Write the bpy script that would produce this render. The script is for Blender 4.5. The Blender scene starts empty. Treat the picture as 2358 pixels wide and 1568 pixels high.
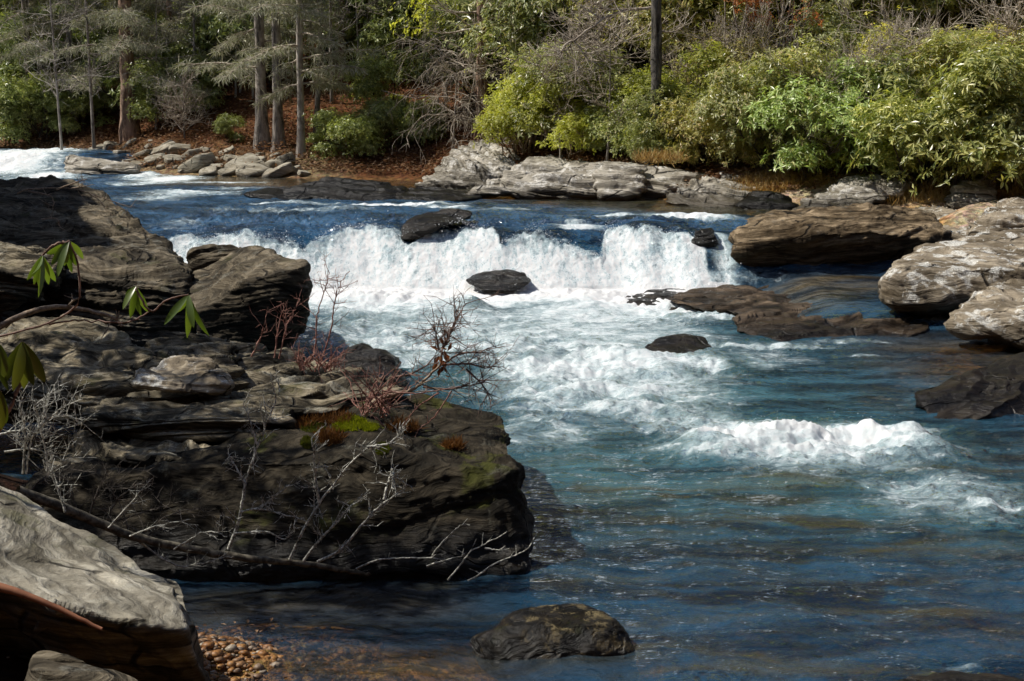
import bpy, math, random
import numpy as np
from mathutils import Vector
R = math.radians
random.seed(7); rng = np.random.default_rng(7)
sc = bpy.context.scene
col = sc.collection

# ------------------------------------------------------------------ camera
CAM = np.array([0.0, 0.0, 2.7]); FP = 3275.0; PITCH = math.atan(534/3275)
cp, sp = math.cos(PITCH), math.sin(PITCH)
cd = bpy.data.cameras.new('camera'); cam = bpy.data.objects.new('camera', cd); col.objects.link(cam)
cam.location = CAM; cam.rotation_euler = (math.pi/2 - PITCH, 0, 0)
cd.sensor_width = 36; cd.lens = 50.0; cd.clip_end = 1000; cd.clip_start = 0.05
sc.camera = cam
def ray(u, v):
    a = (np.asarray(u, float)-1179)/FP; b = -(np.asarray(v, float)-784)/FP
    return np.stack([a+0*b, cp+b*sp+0*a, -sp+b*cp+0*a], -1)
def P(u, v, Y):
    r = ray(u, v); return CAM + r*(np.asarray(Y)/r[..., 1])[..., None]
def PZ(u, v, z):
    r = ray(u, v); return CAM + r*((z-CAM[2])/r[..., 2])[..., None]
def proj(p):
    d = np.asarray(p)-CAM
    f = d[..., 1]*cp - d[..., 2]*sp; up = d[..., 1]*sp + d[..., 2]*cp
    return 1179+FP*d[..., 0]/f, 784-FP*up/f

# ------------------------------------------------------------------ noise
_perm = rng.permutation(256); _perm = np.concatenate([_perm, _perm, _perm])
_g = rng.normal(size=(256, 3)); _g /= np.linalg.norm(_g, axis=1)[:, None]; _g = _g.astype(np.float32); _perm = _perm.astype(np.int32)
def perlin(p):
    p = np.asarray(p, np.float32); fl = np.floor(p); f = p-fl; i = fl.astype(np.int32) & 255
    w = f*f*f*(f*(f*6-15)+10); out = np.zeros(len(p), np.float32)
    for dx in (0, 1):
        for dy in (0, 1):
            for dz in (0, 1):
                h = _perm[_perm[_perm[i[:, 0]+dx]+i[:, 1]+dy]+i[:, 2]+dz]
                g = _g[h]
                d = g[:, 0]*(f[:, 0]-dx)+g[:, 1]*(f[:, 1]-dy)+g[:, 2]*(f[:, 2]-dz)
                k = (w[:, 0] if dx else 1-w[:, 0])*(w[:, 1] if dy else 1-w[:, 1])*(w[:, 2] if dz else 1-w[:, 2])
                out += d*k
    return out*1.5
def fbm(p, o=4, g=.5, l=2.03):
    p = np.asarray(p, float); a = 1; s = 0; t = 0
    for k in range(o):
        s = s + a*perlin(p*l**k+k*17.3); t += a; a *= g
    return s/t
def n2(x, y, s, o=4, z=0.0, g=.5):
    return fbm(np.stack([np.ravel(x)*s, np.ravel(y)*s, np.full(np.size(x), z)], -1), o, g).reshape(np.shape(x))
def sstep(a, b, x):
    t = np.clip((np.asarray(x, float)-a)/(b-a), 0, 1); return t*t*(3-2*t)
def lerp(a, b, t): return a+(b-a)*t

# ------------------------------------------------------------------ object helpers
def mk(name, V, F, mat, parent=None, smooth=True, attrs=None, origin=None):
    V = np.asarray(V, float); me = bpy.data.meshes.new(name)
    if origin is not None: V = V-np.asarray(origin)
    me.vertices.add(len(V)); me.vertices.foreach_set('co', V.astype(np.float32).ravel())
    if not isinstance(F, list): F = [F]
    F = [np.asarray(f, np.int32) for f in F if len(f)]
    sizes = np.concatenate([np.full(len(f), f.shape[1]) for f in F]); flat = np.concatenate([f.ravel() for f in F])
    me.loops.add(len(flat)); me.loops.foreach_set('vertex_index', flat)
    me.polygons.add(len(sizes)); st = np.concatenate([[0], np.cumsum(sizes)[:-1]])
    me.polygons.foreach_set('loop_start', st.astype(np.int32))
    me.polygons.foreach_set('use_smooth', np.full(len(sizes), smooth))
    me.update(calc_edges=True)
    for k, a in (attrs or {}).items():
        a = np.asarray(a, np.float32)
        if a.ndim == 1:
            at = me.attributes.new(k, 'FLOAT', 'POINT'); at.data.foreach_set('value', a)
        else:
            at = me.attributes.new(k, 'FLOAT_COLOR', 'POINT')
            if a.shape[1] == 3: a = np.concatenate([a, np.ones((len(a), 1), np.float32)], 1)
            at.data.foreach_set('color', a.ravel())
    me.materials.append(mat)
    o = bpy.data.objects.new(name, me); col.objects.link(o)
    if parent is not None: o.parent = parent
    if origin is not None and parent is None: o.location = origin
    return o
def empty(name, loc, rz=0, s=1.0):
    o = bpy.data.objects.new(name, None); col.objects.link(o); o.empty_display_size = .2
    o.location = loc; o.rotation_euler = (0, 0, rz); o.scale = (s, s, s); return o
def tag(o, label, cat, group=None):
    o['label'] = label; o['category'] = cat
    if group: o['group'] = group
    return o
def kindof(o, k): o['kind'] = k; return o
def copy_tree(o, parent=None):
    c = o.copy(); col.objects.link(c)
    if parent is not None: c.parent = parent
    for ch in list(o.children): copy_tree(ch, c)
    return c
ORD = ['first', 'second', 'third', 'fourth', 'fifth', 'sixth', 'seventh', 'eighth', 'ninth', 'tenth', 'eleventh', 'twelfth',
       'thirteenth', 'fourteenth', 'fifteenth', 'sixteenth', 'seventeenth', 'eighteenth', 'nineteenth', 'twentieth']
def ordinal_labels(objs, fmt, one=None):
    objs = sorted(objs, key=lambda o: float(proj(np.array(o.location))[0]))
    n = len(objs)
    for i, o in enumerate(objs):
        w = 'leftmost' if i == 0 else 'rightmost' if i == n-1 else (ORD[i]+' from left' if i < n/2+1 else ORD[n-1-i]+' from right')
        o['label'] = fmt.format(w)

# ------------------------------------------------------------------ node helpers
class NT:
    def __init__(s, name):
        s.m = bpy.data.materials.new(name); s.m.use_nodes = True; s.t = s.m.node_tree; s.t.nodes.clear()
        s.out = s.t.nodes.new('ShaderNodeOutputMaterial')
    def n(s, typ, props=None, **ins):
        nd = s.t.nodes.new('ShaderNode'+typ)
        for k, v in (props or {}).items(): setattr(nd, k, v)
        for k, v in ins.items():
            k2 = int(k[1:]) if k[0] == '_' and k[1:].isdigit() else k.replace('_', ' ')
            s.set(nd.inputs[k2], v)
        return nd
    def set(s, inp, v):
        if isinstance(v, bpy.types.NodeSocket): s.t.links.new(v, inp)
        elif isinstance(v, bpy.types.Node): s.t.links.new(v.outputs[0], inp)
        else:
            if isinstance(v, (tuple, list)) and len(v) == 3 and inp.type == 'RGBA': v = (*v, 1)
            inp.default_value = v
    def math(s, op, a, b=None, clamp=False):
        nd = s.n('Math', {'operation': op, 'use_clamp': clamp}, _0=a)
        if b is not None: s.set(nd.inputs[1], b)
        return nd.outputs[0]
    def mix(s, f, a, b, blend='MIX'):
        nd = s.n('Mix', {'data_type': 'RGBA', 'blend_type': blend})
        s.set(nd.inputs[0], f); s.set(nd.inputs[6], a); s.set(nd.inputs[7], b); return nd.outputs[2]
    def mixf(s, f, a, b):
        nd = s.n('Mix', {'data_type': 'FLOAT'}); s.set(nd.inputs[0], f); s.set(nd.inputs[2], a); s.set(nd.inputs[3], b); return nd.outputs[0]
    def rng(s, x, a, b, c=0.0, d=1.0, smooth=True):
        nd = s.n('MapRange', {'interpolation_type': 'SMOOTHSTEP' if smooth else 'LINEAR'}, _0=x, _1=a, _2=b, _3=c, _4=d); return nd.outputs[0]
    def mapping(s, vec, scale=(1, 1, 1), rot=(0, 0, 0), loc=(0, 0, 0)):
        return s.n('Mapping', None, Vector=vec, Scale=scale, Rotation=rot, Location=loc).outputs[0]
    def noise(s, vec, scale, detail=4, rough=.55, dist=0.0, out=0):
        return s.n('TexNoise', None, Vector=vec, Scale=scale, Detail=detail, Roughness=rough, Distortion=dist).outputs[out]
    def done(s, surf): s.t.links.new(surf if isinstance(surf, bpy.types.NodeSocket) else surf.outputs[0], s.out.inputs[0]); return s.m

def mat_rock(name, dark, light, lichen=(.42, .43, .38), lich=.5, wet_z=0.0, wet_h=.25, rot=(0.25, 0.2, 0.3), moss=0.0, scale=1.0, contrast=1.0, wetdark=.28, dirt=1.0, warpk=.5, bumpk=1.0, side_shade=0.0):
    t = NT(name); pos = t.n('NewGeometry').outputs['Position']; nrm = t.n('NewGeometry').outputs['Normal']
    warp = t.noise(pos, .9*scale, 3, .5, out=1)
    p2 = t.n('VectorMath', {'operation': 'MULTIPLY_ADD'}, _0=warp, _1=(warpk, warpk, warpk), _2=pos).outputs[0]
    ms = t.mapping(p2, (1.1*scale, 1.1*scale, 11*scale), rot)
    st = t.noise(ms, 1.0, 7, .62)
    stf = t.noise(t.mapping(p2, (3*scale, 3*scale, 46*scale), rot), 1.0, 5, .6)
    pat = t.noise(pos, 2.2*scale, 6, .6)
    fine = t.noise(pos, 55*scale, 5, .7)
    c = t.mix(t.rng(st, .5-.16/contrast, .5+.16/contrast), dark, light)
    c = t.mix(t.rng(stf, .40, .6), t.mix(1.0, c, tuple(1-(1-x)*dirt for x in (.5, .48, .45)), 'MULTIPLY'), c)
    c = t.mix(t.math('MULTIPLY', t.rng(pat, .5, .68), .6*dirt), c, tuple(x*.45 for x in dark))
    c = t.mix(t.math('MULTIPLY', t.rng(fine, .35, .7), .55*dirt), t.mix(1.0, c, (.6, .6, .6), 'MULTIPLY'), c)
    vc = t.n('TexVoronoi', {'feature': 'DISTANCE_TO_EDGE'}, Vector=t.mapping(p2, (.7, .7, 1.5), rot), Scale=1.15*scale)
    crk = t.math('MULTIPLY', t.rng(vc.outputs['Distance'], .004, .022, 1.0, 0.0), t.rng(pat, .44, .56))
    c = t.mix(t.math('MULTIPLY', crk, .85), c, (.012, .01, .008))
    sepn = t.n('SeparateXYZ', None, Vector=nrm)
    lm = t.noise(pos, 3.4*scale, 8, .68, .6)
    lm2 = t.math('MULTIPLY', t.rng(lm, .58-.1*lich, .66-.08*lich), t.rng(sepn.outputs[2], -.2, .5))
    lm2 = t.math('MULTIPLY', lm2, t.rng(fine, .3, .6))
    c = t.mix(t.math('MULTIPLY', lm2, min(1, lich*1.3)), c, lichen)
    if side_shade:   # shade painted into the colour of the steep faces
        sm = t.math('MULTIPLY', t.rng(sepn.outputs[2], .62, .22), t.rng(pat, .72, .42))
        c = t.mix(t.math('MULTIPLY', sm, side_shade), c, t.mix(1.0, c, (.2, .19, .17), 'MULTIPLY'))
    if moss:
        mm = t.noise(pos, 1.8*scale, 6, .65)
        mm = t.math('MULTIPLY', t.rng(mm, .56, .66), t.rng(sepn.outputs[2], .15, .7))
        c = t.mix(t.math('MULTIPLY', mm, moss), c, (.07, .075, .012))
    z = t.n('SeparateXYZ', None, Vector=pos).outputs[2]
    z = t.math('ADD', z, t.math('MULTIPLY', t.math('SUBTRACT', pat, .5), .35))
    wet = t.rng(z, wet_z+wet_h*.35, wet_z+wet_h, 1.0, 0.0)
    c = t.mix(wet, c, t.mix(1.0, c, (wetdark, wetdark*.93, wetdark*.8), 'MULTIPLY'))
    ro = t.mixf(wet, t.mixf(fine, .75, .95), .36)
    h = t.math('ADD', t.math('MULTIPLY', st, .9), t.math('MULTIPLY', stf, .35))
    h = t.math('ADD', h, t.math('MULTIPLY', fine, .12))
    h = t.math('ADD', h, t.math('MULTIPLY', pat, .35))
    h = t.math('SUBTRACT', h, t.math('MULTIPLY', crk, .5))
    b = t.n('Bump', None, Height=h, Distance=.09*bumpk/scale, Strength=.85)
    return t.done(t.n('BsdfPrincipled', None, Base_Color=c, Roughness=ro, Normal=b, Specular_IOR_Level=t.mixf(wet, .12, .3)))

def mat_leaf(name, c1, c2, c3=None, rough=.35, trans=.35, tcol=None, spec=.5):
    t = NT(name); g = t.n('NewGeometry'); rnd = g.outputs['Random Per Island']
    oi = t.n('ObjectInfo')
    c = t.mix(rnd, c1, c2)
    if c3: c = t.mix(t.rng(t.math('FRACT', t.math('MULTIPLY', rnd, 17.31)), .86, .9), c, c3)
    c = t.mix(1.0, c, oi.outputs['Color'], 'MULTIPLY')
    pb = t.n('BsdfPrincipled', None, Base_Color=c, Roughness=rough, Specular_IOR_Level=spec)
    tc = t.mix(1.0, c, tcol or (1.55, 1.65, .6), 'MULTIPLY')
    tr = t.n('BsdfTranslucent', None, Color=tc)
    return t.done(t.n('MixShader', None, _0=trans, _1=pb, _2=tr))

def mat_bark(name, c1, c2, scale=6, stretch=.25, bump=.03):
    t = NT(name); tc = t.n('TexCoord').outputs['Object']
    n = t.noise(t.mapping(tc, (1, 1, stretch)), scale, 7, .65, .4)
    n2_ = t.noise(tc, scale*.35, 4, .6)
    c = t.mix(t.rng(n, .38, .62), c1, c2)
    c = t.mix(t.math('MULTIPLY', t.rng(n2_, .5, .65), .55), c, tuple(min(1, x*1.5+.01) for x in c2))
    c = t.mix(1.0, c, t.n('ObjectInfo').outputs['Color'], 'MULTIPLY')
    b = t.n('Bump', None, Height=n, Distance=bump, Strength=.9)
    return t.done(t.n('BsdfPrincipled', None, Base_Color=c, Roughness=.9, Normal=b, Specular_IOR_Level=.2))
def mat_twig(name, c1, c2, scale=40):
    t = NT(name); pos = t.n('NewGeometry').outputs['Position']; n = t.noise(pos, scale, 4, .6)
    c = t.mix(t.rng(n, .4, .6), c1, c2)
    return t.done(t.n('BsdfPrincipled', None, Base_Color=c, Roughness=.8, Specular_IOR_Level=.25))

M = {}
M['rock_left'] = mat_rock('grey_schist', (.045, .038, .027), (.36, .30, .21), (.36, .36, .31), .25, 0, .3, (.12, .1, .2), .3, contrast=.9, side_shade=.95)
M['rock_ledge'] = mat_rock('banded_schist', (.035, .03, .02), (.54, .46, .32), (.45, .44, .37), .35, 0, .12, (.08, -.1, .1), .35, 1.5, 1.1, side_shade=.9)
M['rock_black'] = mat_rock('dark_boulder', (.018, .015, .010), (.11, .09, .06), (.25, .25, .2), .2, 0, .35, (.1, .1, .1), .6, 1.3, side_shade=.9)
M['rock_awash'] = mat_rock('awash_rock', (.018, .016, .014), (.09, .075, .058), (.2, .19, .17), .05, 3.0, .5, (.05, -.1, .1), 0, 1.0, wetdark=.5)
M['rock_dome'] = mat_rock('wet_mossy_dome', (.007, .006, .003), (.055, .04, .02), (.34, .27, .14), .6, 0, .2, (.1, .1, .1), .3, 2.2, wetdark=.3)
M['rock_pale'] = mat_rock('pale_slab', (.26, .235, .18), (.78, .72, .58), (.5, .5, .45), .2, -1, .1, (.9, .35, .5), .35, 1.3, 1.2, dirt=.75, warpk=.12, bumpk=.6, side_shade=.97)
M['rock_brown'] = mat_rock('brown_schist', (.09, .06, .03), (.54, .41, .26), (.42, .43, .38), .12, 0, .45, (.06, -.22, .1), 0, .9, side_shade=.75)
M['rock_lichen'] = mat_rock('lichened_schist', (.18, .14, .09), (.66, .56, .42), (.82, .82, .77), .65, 0, .35, (.15, -.35, .2), 0, 1.0, dirt=.6)
M['rock_wet'] = mat_rock('wet_rock', (.025, .02, .016), (.10, .08, .057), (.2, .19, .16), .1, 0, 1.0, (.05, -.2, .1), 0, 1.2, wetdark=.5)
M['rock_wet_high'] = mat_rock('wet_upper_rock', (.010, .009, .007), (.055, .046, .034), (.25, .24, .2), .1, 1.0, .5, (.05, .05, .1), 0, 1.0, wetdark=.4)
M['rock_far'] = mat_rock('far_bank_ledge', (.32, .285, .22), (.80, .74, .63), (.82, .80, .75), .6, 1.0, .16, (.12, -.25, .1), 0, .8, wetdark=.25, dirt=.5)
M['rock_bank'] = mat_rock('bank_stone', (.38, .33, .24), (.80, .74, .6), (.55, .54, .48), .3, .95, .2, (.2, -.3, .3), 0, 1.4, dirt=.5)
M['rock_ledge_right'] = mat_rock('low_ledge', (.06, .043, .028), (.36, .265, .18), (.3, .29, .25), .1, 0, .2, (.05, -.14, .1), 0, 1.0, dirt=.7)

# ------------------------------------------------------------------ terrain
_bx = np.array([-60, -20, -13.7, -11.8, -10.4, -8.0, -5.2, -2.3, -.5, 1.5, 3.2, 5.3, 7, 9, 14, 60])
_by = np.array([44, 42.5, 41.3, 40.3, 37.8, 36.1, 35.0, 34.0, 31.5, 29.2, 27.7, 26.3, 25.6, 25.2, 24, 22])
def YB(x): return np.interp(x, _bx, _by)
def XL(y): return np.interp(y, [-5, 3, 6, 7.2, 8.2, 10, 14, 16.5, 19, 22, 26, 30, 36, 60], [2, -.2, -1.3, -1.75, -2.4, -2.6, -2.9, -3.2, -4.8, -5.9, -8.4, -11.2, -16, -30])
def XR(y): return np.interp(y, [-5, 6, 12, 15.5, 18, 22, 25, 60], [4.5, 5.2, 5.6, 6.0, 6.4, 6.2, 7.5, 7.5])
def terr(x, y):
    x = np.asarray(x, float); y = np.asarray(y, float)
    up = sstep(21.3, 23, y)
    bed = lerp(-.55, .45, up) + lerp(.0, .3, sstep(37, 40, y))*(x < -6)
    bed = np.maximum(bed, -.55+.42*sstep(9.5, 6.6, y)*sstep(2.5, -1.5, x))
    bed = np.maximum(bed, -.5+.33*sstep(3.2, 5.2, x)*sstep(11, 16, y)*(1-up))
    g = np.hypot((x+1.55)/.75, (y-6.72)/.62)            # gravel spit
    bed = np.maximum(bed, .07-.17*g)
    wz = lerp(0, .95, up)
    sl = XL(y)-x; sr = x-XR(y); sf = y-YB(x)
    L = wz-.45+.5*np.clip(sl+.6, 0, 1.5)+.30*np.clip(sl-.9, 0, 40)
    L = np.where(y < 20, L, L-.25*sstep(20, 24, y))+np.clip((-.41*y-.4-x)*3.0, 0, 5.6)*sstep(16.5, 18.5, y)*sstep(27.5, 24.5, y)  # includes an unseen steep bluff, added left of view to shade the outcrop
    L = L-.75*sstep(9.5, 11, y)*sstep(19, 17, y)*sstep(6, 3, sl)-.12*sstep(6.3, 7, y)*sstep(11, 9.5, y)*sstep(3, 1.5, sl)
    Rr = wz-.4+.42*np.clip(sr+.6, 0, 1.25)+.04*np.clip(sr-.65, 0, 5)+.22*np.clip(sr-6, 0, 40)
    F = np.where(sf > -3, 1.0+.28*np.clip(sf, -3, 3.5)+.40*np.clip(sf-3.5, 0, 16)+.62*np.clip(sf-19.5, 0, 200), -9)
    F = np.where(x > 0, F+.12*np.clip(sf-2, 0, 8)*sstep(0, 3, x), F)
    F = np.minimum(F, 60+.02*y)
    B = np.clip(-3.5-y, 0, 34)*1.05+np.where(y < -1, .9, -9)  # unseen hill behind the camera, added to block sky light
    z = np.maximum(np.maximum(bed, L), np.maximum(np.maximum(np.minimum(Rr, 6), B), F))
    return z
def terr_hit(u, v, y0=24, y1=75):
    ys = np.linspace(y0, y1, 3000); p = P(u, v, ys); d = p[:, 2]-terr(p[:, 0], p[:, 1])
    k = np.argmax(d < 0); return p[k]

xs = np.unique(np.concatenate([np.linspace(-150, -20, 40), np.linspace(-20, 14, 260), np.linspace(14, 150, 40)]))
ys = np.unique(np.concatenate([np.linspace(-60, 4, 33), np.linspace(4, 12, 120), np.linspace(12, 50, 260), np.linspace(50, 260, 60)]))
X, Y = np.meshgrid(xs, ys)
Z = terr(X, Y)
inland = np.clip(np.maximum(Y-YB(X), np.maximum(XL(Y)-X, X-XR(Y))), -1, 6)
Z = Z + n2(X, Y, .35, 4)*.30*sstep(0, 3, inland) + n2(X, Y, 1.6, 4, 3.)*.10*sstep(-.5, 1.2, inland) + n2(X, Y, 3.0, 3, 9.)*.04
under = sstep(.12, -.05, Z-lerp(0, .95, sstep(21.3, 23, Y)))
nz = n2(X, Y, .5, 4, 5.)
litter = np.stack([.20+.09*nz, .095+.04*nz, .045+.02*nz], -1)
sand = np.array([.80, .70, .54]); bedc = np.array([.70, .45, .18])
c = litter
sd = sstep(3.2, 1.2, np.abs(inland-.3))*sstep(4.0, 5.5, X)*sstep(19, 21, Y)*sstep(36, 31, Y)
c = c*(1-sd[..., None])+sand*sd[..., None]
tanb = sstep(3.4, .6, inland)*sstep(32, 34, Y)*sstep(-3.5, -5, X)*(1-under)*.85
c = c*(1-tanb[..., None])+np.array([.46, .37, .24])*tanb[..., None]
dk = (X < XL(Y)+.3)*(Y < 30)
c = np.where(dk[..., None], c*.22, c)  # dark left bank soil, darkened further to stand in for rock shadow
c = c*(1-under[..., None])+bedc*under[..., None]
nr, nc = X.shape
idx = np.arange(nr*nc).reshape(nr, nc)
def gridfaces(idx): return np.stack([idx[:-1, :-1], idx[:-1, 1:], idx[1:, 1:], idx[1:, :-1]], -1).reshape(-1, 4)
t = NT('forest_floor_and_riverbed'); at = t.n('Attribute', {'attribute_name': 'zone'}).outputs['Color']; pos = t.n('NewGeometry').outputs['Position']
f1 = t.noise(pos, 7, 6, .7); f2 = t.noise(pos, 26, 4, .7)
vo = t.n('TexVoronoi', None, Vector=pos, Scale=11.0)
cc = t.mix(t.rng(f1, .35, .65), t.mix(1.0, at, (.4, .36, .33), 'MULTIPLY'), t.mix(1.0, at, (1.35, 1.3, 1.2), 'MULTIPLY'))
cc = t.mix(.5, cc, t.mix(1.0, cc, t.mix(.6, vo.outputs['Color'], (1, .8, .6)), 'MULTIPLY'))
bb = t.n('Bump', None, Height=t.math('ADD', f1, f2), Distance=.12, Strength=.9)
M['ground'] = t.done(t.n('BsdfPrincipled', None, Base_Color=cc, Roughness=.95, Normal=bb, Specular_IOR_Level=.15))
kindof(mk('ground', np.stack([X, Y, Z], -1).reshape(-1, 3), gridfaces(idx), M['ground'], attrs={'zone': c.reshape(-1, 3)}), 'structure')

# ------------------------------------------------------------------ water
rows = [5.2]
while rows[-1] < 44.0:
    y = rows[-1]
    rows.append(y + (.024 if 20.4 < y < 23.0 else min(.00034*y*y, .08) if y < 20.4 else .07))
rows = np.array(rows)
tv = np.linspace(-.385, .385, 640)
tv = np.concatenate([np.linspace(-1.0, -.39, 45), tv, np.linspace(.39, 1.0, 45)])
Yw = np.repeat(rows[:, None], len(tv), 1); Xw = tv[None, :]*(Yw+.6)
yc = 22.35+.38*n2(Xw, 0*Xw, .55, 2, 1.7)+.22*n2(Xw, 0*Xw, 1.6, 2, 4.)
low = .05*sstep(13, 21, Yw)+.2*sstep(3.4, 4.3, Xw)*sstep(17.2, 18.2, Yw)
upz = .90+.010*(Yw-23)+.42*sstep(37.8, 39.6, Yw-.0*Xw)*sstep(-6.0, -7.5, Xw)
lipdip = -.10*np.exp(-((Yw-yc-.3)/.9)**2)*(1+.8*n2(Xw, 0*Xw, 1.1, 2, 8.))
ft = np.clip((Yw-(yc-1.35))/1.5, 0, 1); ftz = ft**.62*(1-.0*ft)
ftz = sstep(0, 1, ft)*.45+ft**.7*.55
Zw = low+(upz+lipdip-low)*ftz
# painted turbulence and foam: world-space ellipses, laid on the water
foam = np.zeros_like(Zw); turb = np.full_like(Zw, .05); clear = np.zeros_like(Zw)
body = np.zeros(Zw.shape+(3,))
def blob(u, v, ru, rv, z=0.0, rot=0.0, pw=2.0):
    c0 = PZ(u, v, z); a = PZ(u, v-rv, z); b = PZ(u, v+rv, z)
    rx = ru*c0[1]/FP; ry = max(.5*abs(a[1]-b[1]), .03)
    dx = Xw-c0[0]; dy = Yw-c0[1]; ca, sa = math.cos(rot), math.sin(rot)
    q = ((dx*ca+dy*sa)/rx)**2+((-dx*sa+dy*ca)/ry)**2
    return np.exp(-q**(pw/2))
def put(A, b, k): return 1-(1-A)*(1-np.clip(b*k, 0, 1))
for (u, v, ru, rv, k) in [
    (900, 640, 260, 22, 1), (1400, 655, 330, 18, 1), (1180, 640, 300, 12, 1), (600, 620, 200, 20, .9), (1580, 660, 120, 12, 1),
    (850, 665, 120, 22, .85), (930, 690, 90, 25, .7), (1330, 680, 130, 14, .7), (1560, 705, 130, 12, .75), (1640, 740, 90, 8, .7), (1420, 735, 110, 12, .45),
    (800, 740, 110, 30, .4), (880, 790, 130, 28, .55), (960, 830, 120, 22, .5), (1080, 770, 130, 22, .42), (1200, 800, 150, 24, .5),
    (1290, 850, 140, 34, .6), (1420, 845, 160, 30, .62), (1560, 835, 110, 18, .65), (1640, 850, 40, 10, .5), (1240, 915, 140, 22, .55), (1400, 905, 150, 22, .6),
    (1480, 945, 110, 20, .55), (1350, 950, 120, 12, .4), (1180, 860, 80, 22, .4), (1690, 800, 150, 7, .5), (1850, 802, 130, 5, .35), (2000, 822, 150, 4, .3),
    (1530, 985, 80, 10, .45), (1700, 1010, 130, 30, .95), (1860, 1012, 150, 28, .85), (1990, 1010, 120, 20, .75), (2090, 985, 90, 9, .55), (1780, 1048, 180, 14, .7), (1960, 1052, 140, 12, .55), (1610, 1055, 60, 10, .45),
    (2150, 1045, 80, 12, .35), (2150, 1120, 110, 16, .4), (2230, 1170, 110, 15, .36), (2310, 1165, 70, 12, .4), (2290, 1205, 70, 8, .3), (1250, 1030, 70, 9, .3), (1240, 970, 110, 14, .35), (1060, 950, 60, 10, .3),
    (1290, 1215, 25, 7, .3), (2140, 737, 60, 6, .85), (2200, 752, 70, 7, .6), (1900, 762, 80, 5, .45), (1960, 790, 200, 5, .3), (2200, 1540, 60, 8, .35), (1660, 1560, 60, 8, .2)]:
    b = blob(u, v, ru, rv, 0.0); foam = put(foam, b, k); turb = put(turb, blob(u, v, ru*1.2, rv*1.4, 0), min(1, k*1.1))
low_only = sstep(yc-.75, yc-1.15, Yw)
foam *= low_only
for (u, v, ru, rv, k) in [(900, 469, 160, 1.6, .8), (1030, 474, 60, 1.5, .6), (1290, 463, 70, 1.3, .5), (1540, 464, 150, 1.5, .75), (1600, 494, 90, 2.6, .8), (1420, 492, 110, 2.0, .45), (1640, 478, 90, 1.4, .4), (1780, 497, 60, 1.5, .4),
    (360, 455, 90, 6, .34), (450, 445, 110, 3, .42), (560, 437, 90, 2, .4), (560, 480, 120, 6, .26), (420, 500, 70, 5, .22), (620, 466, 110, 2, .35), (780, 480, 120, 3, .25), (120, 416, 90, 2.5, .38), (520, 425, 110, 1.2, .45), (300, 428, 90, 2, .3),
    (1150, 480, 90, 2.2, .35), (1330, 508, 60, 3, .55), (1290, 520, 45, 3, .6), (1440, 480, 80, 1.2, .45), (1700, 470, 110, 1.0, .45), (980, 458, 80, 1, .35)]:
    b = blob(u, v, ru, rv*1.3, .95); foam = put(foam, b*(Yw > yc), min(1, k*1.45)); turb = put(turb, blob(u, v, ru*1.3, rv*2, .95)*(Yw > yc), k*.9)
for (u, v, ru, rv, k) in [(60, 375, 110, 14, 1), (120, 388, 60, 5, 1), (390, 394, 80, 7, .9), (330, 388, 40, 5, .8)]:
    foam = put(foam, blob(u, v, ru, rv, 1.2), k); turb = put(turb, blob(u, v, ru, rv, 1.2), .6)
foam[(Yw > 39.4)] *= .9
# the falls
lipn = np.interp(1179+Xw/22*3275, [400, 440, 540, 560, 640, 710, 760, 850, 915, 945, 980, 1060, 1135, 1155, 1250, 1290, 1380, 1398, 1500, 1600], [.74, .72, .70, .78, .64, .56, .84, .90, .74, .56, .92, 1.0, .95, .60, .82, .60, .42, .86, .8, .74])
lipn = lipn-.02+.12*n2(Xw, 0*Xw, 2.6, 3, 2.2)+.22*n2(Xw, Yw, 6., 4, 6., .65)
inx = sstep(-5.6, -5.2, Xw)*sstep(3.0, 2.9, Xw)
fallf = sstep(0.0, .02, ft)*sstep(lipn+.20, lipn-.14, ft)*inx*sstep(yc+.22, yc-.05, Yw)
gap = np.exp(-((Xw-1.22)/.3)**2)*sstep(.35, .55, ft); gap2 = np.exp(-((Xw+.95)/.22)**2)*sstep(.45, .7, ft); gap3 = np.exp(-((Xw+3.0)/.3)**2)*sstep(.5, .8, ft)

veil = sstep(0, .05, ft)*sstep(1.0, .9, ft)*np.exp(-((Xw-3.22)/.17)**2)*.66
base = 1.08*sstep(-2.3, -.9, Yw-(yc-1.35)+.7*n2(Xw, Yw, .9, 3, 21.))*(Yw < yc-1.2)*sstep(-5.6, -5.2, Xw)*sstep(3.6, 3.1, Xw)
foam = np.clip(np.maximum(np.maximum(foam, fallf*np.clip(1.02-.40*sstep(.25, .8, ft/np.maximum(lipn, .3))*sstep(-.1, .3, n2(Xw, Zw, 1.5, 3, 51.)), 0, 1)), np.maximum(veil, base*1.0)), 0, 1.15)
turb = np.maximum(turb, np.maximum(fallf*.05, base*.22))
turb = np.where((Yw > yc-1.75) & (Yw < yc+.4), np.minimum(turb, .10), turb)
turb = np.maximum(turb, .24*(Yw > 22.9)*sstep(37.5, 33, Yw))
far_calm = sstep(5.0, 2.2, YB(Xw)-Yw)*(Yw > 24)*(Xw > -9)
turb *= (1-.9*far_calm); foam *= (1-.95*far_calm*(Xw > -5))
# heights
fx = Xw+.35*n2(Xw, Yw, .5, 2, 3.); fy = Yw
w1 = n2(fx, fy, .9, 3, .3); w2_ = n2(fx*1.0, fy*1.15, 2.4, 4, 1.3); w3 = 1-np.abs(n2(fx, fy*1.2, 3.2, 3, 2.1))*2; w4 = n2(fx, fy, 9, 3, 5.)
inner = sstep(0, .02, ft)*sstep(1, .98, ft)
Zw = Zw+(.035*(1-.8*far_calm)+.13*turb)*w1+(.018+.10*turb)*w2_+(.0+.085*turb)*(w3-.55)+(.004+.035*turb)*w4
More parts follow.
